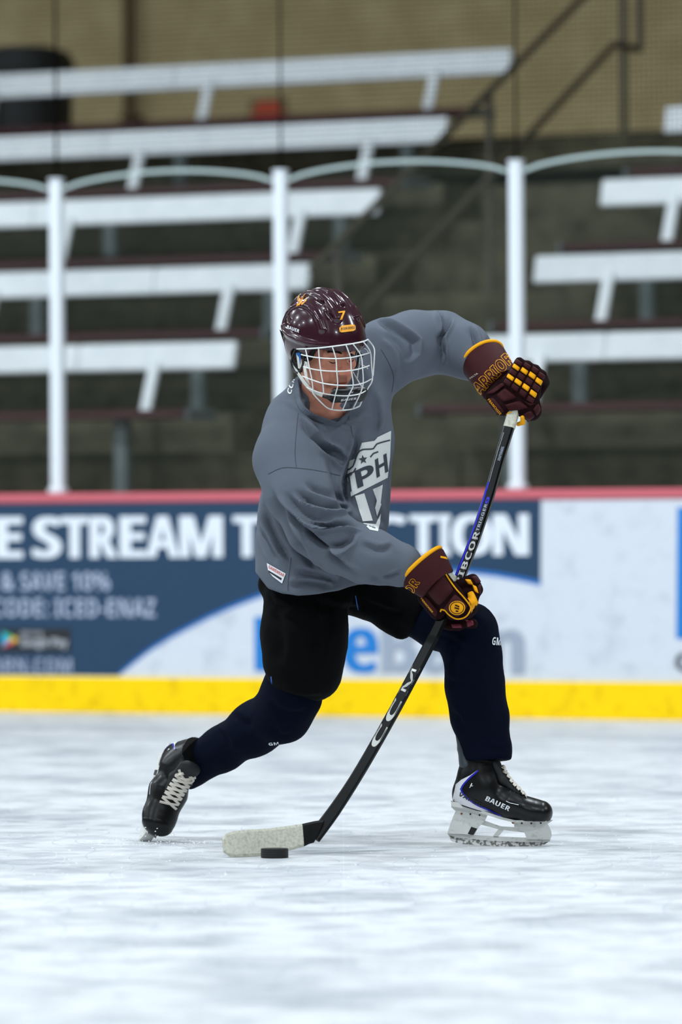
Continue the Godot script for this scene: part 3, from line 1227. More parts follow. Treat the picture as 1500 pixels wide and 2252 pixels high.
# a padded block laid on the front of a solid: outline of four corners in pixels, raised by h, rounded at the edges
var last_z := 0.0
func pad(b: MBuild, f: Front, q: Array, h: float, n := 9, sink := 0.006) -> void:
	var k0 := b.v.size()
	var fi := b.ix.size()
	var c := []
	for p in q: c.append(Vector2(p[0], p[1]) if p is Array else p)
	for j in n:
		for i in n:
			var u := float(i) / (n - 1)
			var v := float(j) / (n - 1)
			# keep the corners round
			var su := 2.0 * u - 1.0
			var sv := 2.0 * v - 1.0
			su *= 1.0 - 0.07 * sv * sv
			sv *= 1.0 - 0.07 * su * su
			var p: Vector2 = c[0].lerp(c[1], su * 0.5 + 0.5).lerp(c[3].lerp(c[2], su * 0.5 + 0.5), sv * 0.5 + 0.5)
			var z := f.at(p.x, p.y)
			var back := 0.15
			while z < -50.0 and back <= 1.0:
				z = f.at(lerpf(p.x, (c[0].x + c[2].x) * 0.5, back), lerpf(p.y, (c[0].y + c[2].y) * 0.5, back))
				back += 0.15
			if z < -50.0: z = last_z
			last_z = z
			var e := (1.0 - pow(absf(2.0 * u - 1.0), 5.0)) * (1.0 - pow(absf(2.0 * v - 1.0), 5.0))
			b.v.append(fP(p.x, p.y, z - sink + (h + sink) * sqrt(maxf(e, 0.0))))
			b.n.append(Vector3.UP)
	var out := Vector3.BACK if own else cam_t.basis.z
	for j in n - 1:
		for i in n - 1:
			var a := k0 + i + j * n
			for t in [[a, a + 1, a + n + 1], [a, a + n + 1, a + n]]:
				var g := (b.v[t[1]] - b.v[t[0]]).cross(b.v[t[2]] - b.v[t[0]])
				if g.dot(out) > 0.0: b.ix.append_array([t[0], t[2], t[1]])
				else: b.ix.append_array(t)
	b.soft_normals(k0, fi)

# smooth skin through rings of points
func loft(b: MBuild, rings: Array, cap0 := false, cap1 := false) -> void:
	var k0 := b.v.size()
	var fi := b.ix.size()
	var m: int = rings[0].size()
	var cen := []
	for r in rings:
		var c := Vector3.ZERO
		for p in r:
			b.v.append(p)
			b.n.append(Vector3.UP)
			c += p
		cen.append(c / m)
	for i in rings.size() - 1:
		for k in m:
			var k2 := (k + 1) % m
			var a := k0 + i * m + k
			var a2 := k0 + i * m + k2
			var d := a + m
			var d2 := a2 + m
			var mid: Vector3 = (cen[i] + cen[i + 1]) * 0.5
			for t in [[a, a2, d2], [a, d2, d]]:
				var g := (b.v[t[1]] - b.v[t[0]]).cross(b.v[t[2]] - b.v[t[0]])
				if g.dot(b.v[t[0]] + b.v[t[2]] - mid * 2.0) > 0.0: b.ix.append_array([t[0], t[2], t[1]])
				else: b.ix.append_array(t)
	b.soft_normals(k0, fi)
	for e in [0, rings.size() - 1]:
		if (e == 0 and cap0) or (e > 0 and cap1):
			for k in m: b.tri_out(cen[e], rings[e][k], rings[e][(k + 1) % m], cen[e] - cen[1 if e == 0 else e - 1])

var person: Node3D
var jersey_front: Front
var pants_front: Front

func bn(f: Field, a: Array, b: Array, flat := 1.0, dir := Vector3.BACK) -> void:      # [px, py, z, radius in px] to the same
	f.bone(P(a[0], a[1], a[2]), P(b[0], b[1], b[2]), a[3] / 772.0, b[3] / 772.0, flat, dir)

func chain(f: Field, pts: Array, flat := 1.0, dir := Vector3.BACK) -> void:
	for i in pts.size() - 1:
		bn(f, pts[i], pts[i + 1], flat, dir)

func player_materials() -> void:
	M.jersey = mat(Color(0.375, 0.40, 0.44), 0.82, 0.0, 0.25)
	M.jersey.rim_enabled = true
	M.jersey.rim = 0.1
	M.jersey.rim_tint = 0.6
	M.jersey.albedo_texture = noise_tex(512, 0.18, 21, [[0.0, Color(0.9, 0.9, 0.9)], [1.0, Color(1, 1, 1)]], 3)
	tri(M.jersey, 3.5)
	M.jersey.normal_enabled = true
	M.jersey.normal_texture = noise_tex(512, 0.25, 22, [], 2, true, 2.0)
	M.jersey.normal_scale = 0.15
	M.seam = mat(Color(0.26, 0.28, 0.31), 0.85, 0.0, 0.2)
	M.pants = mat(Color(0.03, 0.032, 0.034), 0.8, 0.0, 0.15)
	M.pants.rim_enabled = true
	M.pants.rim = 0.05
	M.pants.normal_enabled = true
	M.pants.normal_texture = noise_tex(512, 0.2, 23, [], 3, true, 3.0)
	M.pants.normal_scale = 0.2
	tri(M.pants, 3.0)
	M.sock = mat(Color(0.027, 0.047, 0.105), 0.85, 0.0, 0.15)
	M.sock.rim_enabled = true
	M.sock.rim = 0.1
	M.sock.rim_tint = 1.0
	M.crest = mat(Color(0.83, 0.84, 0.83), 0.7, 0.0, 0.3)
	M.skin = mat(Color(0.77, 0.52, 0.425), 0.5, 0.0, 0.4)
	M.skin.subsurf_scatter_enabled = true
	M.skin.subsurf_scatter_strength = 0.12
	M.skin.vertex_color_use_as_albedo = true
	M.print_white = mat(Color(0.88, 0.89, 0.9), 0.6)
	M.piping_blue = mat(Color(0.1, 0.35, 0.7), 0.6)

func build_player() -> void:
	player_materials()
	person = thing("person", "hockey player in grey practice jersey and caged maroon helmet, leaning into a shot", "person", Transform3D())
	build_jersey()
	build_legs()
	build_rest()

func build_jersey() -> void:
	var f := Field.new()
	f.k = 0.035
	# trunk: hips, waist, chest, seen from the player's right side
	chain(f, [[692, 1282, -0.085, 122], [703, 1190, -0.11, 126], [716, 1090, -0.14, 128], [735, 1000, -0.15, 118], [740, 920, -0.16, 100]], 0.95)
	bn(f, [642, 1250, -0.07, 78], [650, 1120, -0.10, 80])
	bn(f, [782, 990, -0.12, 76], [778, 1140, -0.10, 78])      # chest under the print
	bn(f, [790, 900, -0.16, 70], [790, 960, -0.14, 74])
	# shoulder yoke
	bn(f, [655, 935, -0.06, 70], [745, 880, -0.16, 70])
	bn(f, [760, 875, -0.18, 75], [850, 778, -0.22, 72])
	bn(f, [640, 905, -0.06, 44], [672, 856, -0.07, 26])      # collar rising to the neck
	bn(f, [672, 856, -0.07, 26], [735, 835, -0.19, 26])
	# right arm, near the camera
	chain(f, [[642, 960, -0.02, 68], [636, 1010, 0.02, 74], [655, 1080, 0.07, 70], [694, 1158, 0.12, 62]], 1.0)
	var arm0 := f.inv.size()
	chain(f, [[694, 1158, 0.12, 62], [742, 1196, 0.13, 58], [810, 1222, 0.13, 58], [880, 1242, 0.12, 50]])
	# left arm, raised on the far side
	chain(f, [[855, 775, -0.22, 74], [915, 757, -0.29, 70], [972, 752, -0.34, 63]])
	chain(f, [[972, 752, -0.34, 63], [1020, 772, -0.29, 57], [1072, 806, -0.23, 45]])
	# neck opening and hem
	f.carve(P(716, 886, 0.02), P(726, 800, 0.05), 46 / 772.0, 56 / 772.0)
	f.carve(P(738, 918, 0.02), P(742, 905, 0.04), 13 / 772.0, 20 / 772.0)
	# the hem cuts the trunk only, not the near sleeve
	var hem_top := P(566, 1205, 0.0).y
	var hem := [[540, 1240], [566, 1264], [590, 1294], [620, 1306], [655, 1310], [700, 1306], [745, 1298], [790, 1284], [860, 1278], [960, 1270]]
	f.extra = func(p: Vector3, m: float) -> float:
		if p.y > hem_top or m > 0.02: return m
		var q := proj(p)
		var y: float = hem[0][1]
		for i in hem.size() - 1:
			if q.x >= hem[i][0]: y = lerpf(hem[i][1], hem[i + 1][1], clampf((q.x - hem[i][0]) / (hem[i + 1][0] - hem[i][0]), 0.0, 1.0))
		var s := (q.y - y) / 772.0
		if s < -0.03: return m
		var arm := minf(f.one(arm0, p), minf(f.one(arm0 + 1, p), f.one(arm0 + 2, p)))
		return maxf(m, minf(s * 0.85, arm - 0.004))
	var b := MBuild.new()
	f.net(0.0048, b)
	var fo := Folds.new(Vector2(540, 660), Vector2(1130, 1330))
	for c in jersey_creases():
		fo.crease(smooth_line(c[0], 12.0), c[1] * 0.9, c[2] * 1.75, c[3])
	var nz := FastNoiseLite.new()
	nz.seed = 5
	nz.frequency = 5.0
	nz.fractal_octaves = 2
	apply_folds(b, fo, nz, 0.004)
	jersey_front = front_of(b)
	var j := part(person, "jersey", b.mesh(), M.jersey)
	j.set_meta("label", "grey long-sleeved practice jersey with white shield print")
	# seams and collar band
	var s := MBuild.new()
	for l in [[[656, 909], [651, 960], [649, 1000], [652, 1027]], [[589, 1043], [611, 1032], [632, 1028], [680, 1032], [720, 1039], [757, 1048]], [[838, 768], [856, 800], [866, 830], [862, 862]], [[772, 937], [774, 950], [778, 965]], [[640, 1226], [638, 1248], [634, 1275], [633, 1300]]]:
		lay(s, jersey_front, line_tris(l, 1.3), 0.0010, 6.0)
	part(j, "seam", s.mesh(), M.seam)
	# V-shaped collar band standing round the neck
	var band := MBuild.new()
	var edge := []
	for q in smooth_line([[652, 838], [655, 862], [662, 893], [684, 913], [714, 925], [741, 934], [756, 922], [772, 902], [788, 878]], 5.0):
		var z := maxf(jersey_front.at(q.x - 4, q.y + 5), jersey_front.at(q.x, q.y + 9))
		if z < -50.0: z = -0.05
		edge.append(P(q.x, q.y, z + 0.002))
	ribbon(band, edge, 0.017, 0.005, P(712, 850, -0.12))
	part(j, "collar_band", band.mesh(), M.jersey)
	# shield print on the chest
	var c := MBuild.new()
	var q := func(x: float, y: float) -> Array: return [520 + x / 3.75, 880 + y / 3.75]
	var pl := func(pts: Array) -> PackedVector2Array: return poly_tris(pts.map(func(w): return [520 + w[0] / 3.75, 880 + w[1] / 3.75]))
	lay(c, jersey_front, pl.call([[912, 640], [920, 560], [935, 500], [985, 480], [1010, 425], [1035, 352], [1140, 335], [1165, 305], [1276, 252], [1268, 470], [1248, 640], [1100, 715], [945, 795], [930, 700]]), 0.0025)
	lay(c, jersey_front, pl.call([[978, 790], [1055, 768], [1125, 993], [1042, 1000], [1010, 900]]), 0.0025)
	lay(c, jersey_front, pl.call([[1125, 735], [1207, 698], [1190, 850], [1196, 858], [1160, 958], [1143, 890], [1158, 830]]), 0.0025)
	lay(c, jersey_front, pl.call([[1045, 1012], [1150, 1022], [1166, 985], [1192, 935], [1185, 1010], [1168, 1080], [1100, 1068]]), 0.0025)
	part(j, "shield_print", c.mesh(), M.crest).set_meta("label", "white shield print with lettering")
	c = MBuild.new()
	var star := []
	for k in 10:
		var an := -PI / 2 + PI * k / 5.0 - 0.15
		var r := 40.0 if k % 2 == 0 else 17.0
		star.append([1045 + cos(an) * r * 0.95, 490 + sin(an) * r])
	lay(c, jersey_front, pl.call(star), 0.004)
	var tx := func(s2: String, a: Array, ax: Array, ay: Array) -> PackedVector2Array:
		return text_px(s2, Vector2(520 + a[0] / 3.75, 880 + a[1] / 3.75), Vector2(ax[0], ax[1]) / 3.75, Vector2(ay[0], ay[1]) / 3.75)
	lay(c, jersey_front, tx.call("P", [1000, 728], [150, -68], [-28, -142]), 0.004)
	lay(c, jersey_front, tx.call("H", [1158, 642], [96, -55], [-16, -150]), 0.004)
	lay(c, jersey_front, tx.call("T", [915, 770], [55, -30], [-20, -150]), 0.004)
	for l in [[[915, 575], [960, 545], [1000, 440], [1040, 408], [1130, 400], [1158, 362], [1268, 330]], [[920, 620], [968, 590], [985, 560]], [[1105, 470], [1130, 440], [1170, 425]]]:
		lay(c, jersey_front, line_tris(l.map(func(w): return [520 + w[0] / 3.75, 880 + w[1] / 3.75]), 3.2), 0.004)
	part(j, "shield_lettering", c.mesh(), M.seam)
	# maker's marks
	c = MBuild.new()
	lay(c, jersey_front, text_px("CCM", Vector2(640, 868), Vector2(10, -40), Vector2(-9, -5)), 0.003)
	part(j, "shoulder_lettering", c.mesh(), M.print_white)
	c = MBuild.new()
	lay(c, jersey_front, pl.call([[250, 1343], [405, 1430], [376, 1512], [300, 1455], [262, 1410]]), 0.003)
	part(j, "hem_tag", c.mesh(), M.print_white)
	c = MBuild.new()
	lay(c, jersey_front, pl.call([[258, 1400], [375, 1470], [368, 1486], [268, 1420]]), 0.004)
	part(j, "hem_tag_bar", c.mesh(), M.black_print)
	c = MBuild.new()
	lay(c, jersey_front, tx.call("GAMEWEAR", [262, 1385], [128, 76], [6, -26]), 0.004)
	part(j, "hem_tag_lettering", c.mesh(), mat(Color(0.75, 0.35, 0.32), 0.7))

func jersey_creases() -> Array:
	return [
		[[[588, 1059], [607, 1099], [647, 1141], [689, 1181], [727, 1216], [767, 1251], [807, 1279]], 6.0, 0.014, 0.7],
		[[[650, 1132], [689, 1152], [720, 1157], [760, 1157], [800, 1158]], 5.0, 0.016, -0.9],
		[[[664, 1150], [689, 1184], [721, 1203], [753, 1203], [772, 1190], [778, 1173], [800, 1164]], 6.0, 0.013, -0.6],
		[[[645, 1075], [670, 1100], [700, 1113], [735, 1120], [778, 1116]], 5.5, 0.013, -0.8],
		[[[668, 1055], [690, 1078], [727, 1092], [772, 1108]], 6.0, 0.009, -0.6],
		[[[625, 1080], [650, 1118], [690, 1140], [740, 1142]], 6.0, 0.008, -0.5],
		[[[659, 915], [685, 949], [712, 979], [747, 997], [765, 1024]], 5.0, 0.012, 0.6],
		[[[692, 950], [711, 985], [740, 1006], [764, 1030]], 6.0, 0.008, -0.5],
		[[[779, 930], [784, 975], [767, 1025], [757, 1067], [768, 1100], [792, 1135]], 6.0, 0.020, -0.3],
		[[[575, 1105], [585, 1145], [609, 1195], [642, 1236]], 6.0, 0.010, -0.7],
		[[[597, 1090], [622, 1140], [650, 1188], [690, 1222]], 7.0, 0.012, 0.5],
		[[[572, 1160], [590, 1205], [610, 1240]], 7.0, 0.007, -0.5],
		[[[640, 1195], [668, 1215], [700, 1252]], 6.0, 0.011, 0.8],
		[[[632, 1288], [673, 1280], [740, 1292]], 6.0, 0.010, 0.6],
		[[[645, 1255], [690, 1262], [750, 1280]], 8.0, 0.009, 0.5],
		[[[820, 706], [858, 715], [890, 733], [914, 752], [914, 775], [892, 802]], 5.5, 0.010, 0.7],
		[[[838, 735], [870, 752], [888, 790], [876, 840]], 8.0, 0.007, -0.5],
		[[[962, 682], [972, 712], [975, 742]], 4.5, 0.012, -0.8],
		[[[994, 694], [985, 720], [972, 742], [977, 782], [968, 806]], 4.5, 0.011, 0.7],
		[[[1034, 716], [1046, 742], [1052, 775], [1048, 800]], 5.0, 0.009, 0.6],
		[[[1085, 730], [1080, 750], [1068, 770]], 5.0, 0.008, 0.5],
		[[[790, 1190], [830, 1208], [868, 1200]], 7.0, 0.006, 0.4],
		[[[840, 1270], [862, 1266], [884, 1258]], 4.0, 0.006, 0.4],
		[[[812, 1262], [840, 1282], [872, 1285]], 5.0, 0.006, 0.4],
		[[[700, 880], [730, 900], [780, 905], [810, 890]], 8.0, 0.006, 0.4],
		[[[825, 860], [835, 910], [826, 960]], 8.0, 0.007, 0.4],
		[[[838, 1060], [834, 1110], [846, 1160]], 6.0, 0.008, 0.4],
	]

func build_legs() -> void:
	# padded shorts
	var f := Field.new()
	f.k = 0.018
	bn(f, [668, 1270, -0.17, 84], [706, 1285, -0.18, 84])
	bn(f, [602, 1285, -0.16, 34], [622, 1300, -0.14, 36])
	chain(f, [[674, 1318, -0.125, 94], [670, 1390, -0.10, 95], [664, 1452, -0.10, 88]], 0.9)
	bn(f, [700, 1420, -0.10, 60], [690, 1480, -0.12, 62])
	chain(f, [[758, 1283, -0.25, 66], [830, 1306, -0.205, 61], [905, 1336, -0.16, 57], [960, 1354, -0.125, 52]])
	bn(f, [850, 1358, -0.19, 30], [882, 1388, -0.15, 22])
	var kn := (P(1000, 1380, -0.12) - P(900, 1340, -0.2)).normalized()
	f.planes.append([P(935, 1350, -0.15), (kn + Vector3(0.15, -0.1, -0.2)).normalized()])
	var b := MBuild.new()
	f.net(0.009, b)
	var fo := Folds.new(Vector2(550, 1230), Vector2(1000, 1560))
	for c in [[[[690, 1320], [740, 1335], [800, 1340]], 8.0, 0.01, 0.5], [[[600, 1330], [620, 1400], [612, 1470]], 12.0, 0.008, 0.5], [[[720, 1350], [700, 1420], [690, 1500]], 12.0, 0.007, 0.5], [[[780, 1310], [840, 1340], [900, 1350]], 8.0, 0.01, 0.5], [[[590, 1300], [600, 1325], [640, 1340]], 6.0, 0.012, 0.5], [[[610, 1520], [660, 1535], [720, 1530]], 5.0, 0.005, 0.5]]:
		fo.crease(smooth_line(c[0], 12.0), c[1], c[2], c[3])
	var nz := FastNoiseLite.new()
	nz.seed = 9
	nz.frequency = 4.0
	apply_folds(b, fo, nz, 0.007)
	pants_front = front_of(b)
	var pn := part(person, "shorts", b.mesh(), M.pants)
	pn.set_meta("label", "black padded hockey shorts")
	var s := MBuild.new()
	lay(s, pants_front, line_tris([[782, 1310], [785, 1328], [788, 1342]], 2.0), 0.002, 6.0)
	lay(s, pants_front, line_tris([[596, 1488], [597, 1500], [597, 1507]], 2.4), 0.002, 6.0)
	part(pn, "piping", s.mesh(), M.piping_blue)

	# socks over shin pads
	f = Field.new()
	f.k = 0.03
	chain(f, [[905, 1350, -0.18, 48], [965, 1372, -0.13, 54], [1025, 1388, -0.08, 62]])
	chain(f, [[1030, 1392, -0.075, 64], [1040, 1440, -0.06, 60], [1044, 1510, -0.055, 62], [1055, 1575, -0.05, 60], [1070, 1650, -0.05, 51], [1070, 1690, -0.05, 49]], 1.0)
	f.planes.append([P(1066, 1674, -0.05), Vector3(0.04, -1, 0.12).normalized()])
	b = MBuild.new()
	f.net(0.008, b)
	fo = Folds.new(Vector2(890, 1290), Vector2(1140, 1700))
	for c in [[[[985, 1415], [1000, 1440], [985, 1470]], 6.0, 0.008, 0.5], [[[975, 1490], [1005, 1500], [1030, 1495]], 6.0, 0.008, 0.5], [[[985, 1560], [1010, 1580], [1020, 1610]], 7.0, 0.006, 0.5], [[[1060, 1640], [1090, 1650], [1118, 1645]], 6.0, 0.004, 0.5], [[[950, 1395], [990, 1405], [1030, 1440]], 7.0, 0.008, 0.5]]:
		fo.crease(smooth_line(c[0], 12.0), c[1], c[2], c[3])
	nz.frequency = 6.0
	apply_folds(b, fo, nz, 0.004)
	var fr := front_of(b)
	var so := part(person, "sock", b.mesh(), M.sock)
	so.set_meta("label", "navy sock over the straight front leg")
	s = MBuild.new()
	lay(s, fr, text_px("GMX", Vector2(1082, 1418), Vector2(27, 2), Vector2(2, -17)), 0.003)
	part(so, "sock_lettering", s.mesh(), M.print_white)
	f = Field.new()
	f.k = 0.03
	chain(f, [[650, 1470, -0.12, 60], [640, 1530, -0.16, 64], [622, 1570, -0.2, 63]])
	chain(f, [[622, 1566, -0.2, 62], [560, 1602, -0.28, 57], [490, 1646, -0.36, 48], [404, 1696, -0.455, 45]])
	f.planes.append([P(402, 1697, -0.457), (P(410, 1694, -0.45) - P(490, 1646, -0.36)).normalized()])
	b = MBuild.new()
	f.net(0.008, b)
	fo = Folds.new(Vector2(380, 1440), Vector2(720, 1740))
	for c in [[[[505, 1560], [530, 1585], [560, 1590]], 7.0, 0.008, 0.5], [[[590, 1545], [640, 1570], [680, 1560]], 8.0, 0.010, 0.5], [[[470, 1600], [500, 1630], [505, 1660]], 8.0, 0.007, 0.5], [[[600, 1590], [620, 1620], [650, 1610]], 6.0, 0.006, 0.5]]:
		fo.crease(smooth_line(c[0], 12.0), c[1], c[2], c[3])
	apply_folds(b, fo, nz, 0.004)
	fr = front_of(b)
	so = part(person, "sock", b.mesh(), M.sock)
	so.set_meta("label", "navy sock on the bent trailing leg")
	s = MBuild.new()
	lay(s, fr, text_px("GM", Vector2(592, 1640), Vector2(22, -2), Vector2(-2, -6)), 0.003)
	part(so, "sock_lettering", s.mesh(), M.print_white)

var head := Transform3D()

func build_body_and_head() -> void:
	var hb := Basis(Vector3.BACK, deg_to_rad(6)) * Basis(Vector3.UP, deg_to_rad(36)) * Basis(Vector3.RIGHT, deg_to_rad(20))
	head = Transform3D(hb, P(714, 775, 0.0))
	var b := MBuild.new()
	# the body inside the clothes, one skin from neck to feet
	var f := Field.new()
	f.k = 0.04
	var neck: Vector3 = P(722, 905, -0.075)
	f.bone(head * Vector3(0, -0.06, -0.03), neck, 0.046, 0.052)
	f.bone(head * Vector3(0, 0.035, -0.026), head * Vector3(0, 0.02, -0.036), 0.066, 0.062)
	chain(f, [[712, 930, -0.13, 70], [716, 1060, -0.15, 88], [700, 1200, -0.15, 84], [690, 1280, -0.17, 86]])
	bn(f, [655, 960, -0.05, 50], [838, 790, -0.22, 48])
	chain(f, [[645, 985, 0.0, 46], [692, 1158, 0.11, 38], [800, 1215, 0.13, 32], [905, 1258, 0.11, 26]])
	chain(f, [[850, 782, -0.22, 46], [972, 756, -0.34, 38], [1072, 812, -0.22, 26]])
	chain(f, [[672, 1310, -0.11, 66], [636, 1560, -0.19, 42], [430, 1684, -0.43, 26]])
	chain(f, [[740, 1290, -0.27, 48], [905, 1336, -0.165, 44], [1026, 1392, -0.085, 38], [1060, 1640, -0.05, 26]])
	f.net(0.013, b)
	for i in b.v.size(): b.col.append(Color(0.92, 0.9, 0.9))
	# head with its face, on a finer grid
	f = Field.new()
	f.k = 0.014
	f.ell(Vector3(0, 0.035, -0.012), Vector3(0.074, 0.088, 0.094))
	f.ell(Vector3(0, -0.028, 0.028), Vector3(0.060, 0.078, 0.064))
	for s in [-1.0, 1.0]:
		f.bone(Vector3(s * 0.056, -0.045, -0.005), Vector3(s * 0.018, -0.098, 0.062), 0.018, 0.018)
		f.ell(Vector3(s * 0.040, -0.020, 0.062), Vector3(0.024, 0.020, 0.022))
		f.ell(Vector3(s * 0.030, -0.055, 0.060), Vector3(0.022, 0.024, 0.022))
		f.ell(Vector3(s * 0.0140, -0.031, 0.104), Vector3(0.0105, 0.0092, 0.0115))
		f.ell(Vector3(s * 0.031, 0.004, 0.071), Vector3(0.0155, 0.0125, 0.0135))
		f.bone(Vector3(s * 0.046, 0.020, 0.068), Vector3(s * 0.012, 0.021, 0.084), 0.009, 0.010)
		f.ell(Vector3(s * 0.076, -0.004, -0.008), Vector3(0.010, 0.030, 0.018))
	f.bone(Vector3(0, 0.014, 0.087), Vector3(0, -0.024, 0.119), 0.0088, 0.0125)
	f.ell(Vector3(0, -0.098, 0.074), Vector3(0.022, 0.017, 0.018))
	f.bone(Vector3(-0.016, -0.0625, 0.088), Vector3(0.016, -0.0625, 0.088), 0.0055, 0.0055)
	f.bone(Vector3(-0.015, -0.0745, 0.086), Vector3(0.015, -0.0745, 0.086), 0.0065, 0.0065)
	f.bone(Vector3(0, -0.06, -0.02), Vector3(0, -0.13, -0.035), 0.048, 0.048)
	for s in [-1.0, 1.0]:
		f.carve_ell(Vector3(s * 0.031, 0.0135, 0.0905), Vector3(0.016, 0.0055, 0.008), Basis(), 0.008)
		f.carve_ell(Vector3(s * 0.0075, -0.0385, 0.113), Vector3(0.0042, 0.0034, 0.007), Basis(), 0.003)
	f.carve(Vector3(-0.021, -0.0690, 0.094), Vector3(0.021, -0.0690, 0.094), 0.0035, 0.0035, 1.0, Vector3.BACK, 0.004)
	f.planes.append([Vector3(0, 0, -0.03), Vector3(0, 0, -1)])
	var k0 := b.v.size()
	f.net(0.003, b)
	f.refine(b, k0, 1)
	for i in range(k0, b.v.size()):
		var p := b.v[i]
		var c := Color(1, 1, 1)
		if p.z > 0.03:
			var lip := exp(-(pow(p.x / 0.022, 4) + pow((p.y + 0.0690) / 0.0085, 4)))
			var nose := exp(-((p - Vector3(0, -0.024, 0.122)) / 0.02).length_squared())
			var cheek := exp(-((p - Vector3(signf(p.x) * 0.04, -0.03, 0.07)) / 0.026).length_squared())
			c = c.lerp(Color(0.86, 0.55, 0.52), clampf(lip * 0.85 + nose * 0.45 + cheek * 0.32, 0, 1))
		b.col.append(c)
	b.moved(head, k0)
	part(person, "body", b.mesh(), M.skin).set_meta("label", "face and neck of the player")
	# brows and lashes
	M.hair = mat(Color(0.09, 0.06, 0.045), 0.7, 0.0, 0.3)
	for s in [-1.0, 1.0]:
		var e := MBuild.new()
		e.tube(smooth_line3([Vector3(s * 0.050, 0.0225, 0.072), Vector3(s * 0.040, 0.0275, 0.081), Vector3(s * 0.026, 0.0275, 0.0895), Vector3(s * 0.011, 0.0225, 0.0930)], 0.004), [0.0018, 0.0028, 0.0034, 0.0036, 0.0036, 0.0036, 0.0036, 0.0034, 0.003], 8)
		e.moved(head)
		part(person, "eyebrow", e.mesh(), M.hair)
		e = MBuild.new()
		e.tube(smooth_line3([Vector3(s * 0.046, 0.000, 0.0785), Vector3(s * 0.039, -0.0045, 0.0845), Vector3(s * 0.030, -0.0062, 0.0868), Vector3(s * 0.018, -0.003, 0.0850)], 0.004), [0.0014], 6)
		e.moved(head)
		part(person, "eyelashes", e.mesh(), M.hair)
	# short hair at the temples under the helmet
	var hr := Field.new()
	hr.k = 0.012
	for s in [-1.0, 1.0]:
		hr.ell(Vector3(s * 0.070, 0.030, 0.012), Vector3(0.010, 0.036, 0.026))
		hr.ell(Vector3(s * 0.069, 0.004, 0.010), Vector3(0.008, 0.022, 0.011))
	hr.ell(Vector3(0, 0.0, -0.07), Vector3(0.06, 0.05, 0.036))
	var hm := MBuild.new()
	hr.net(0.005, hm)
	hm.moved(head)
	part(person, "hair", hm.mesh(), M.hair)

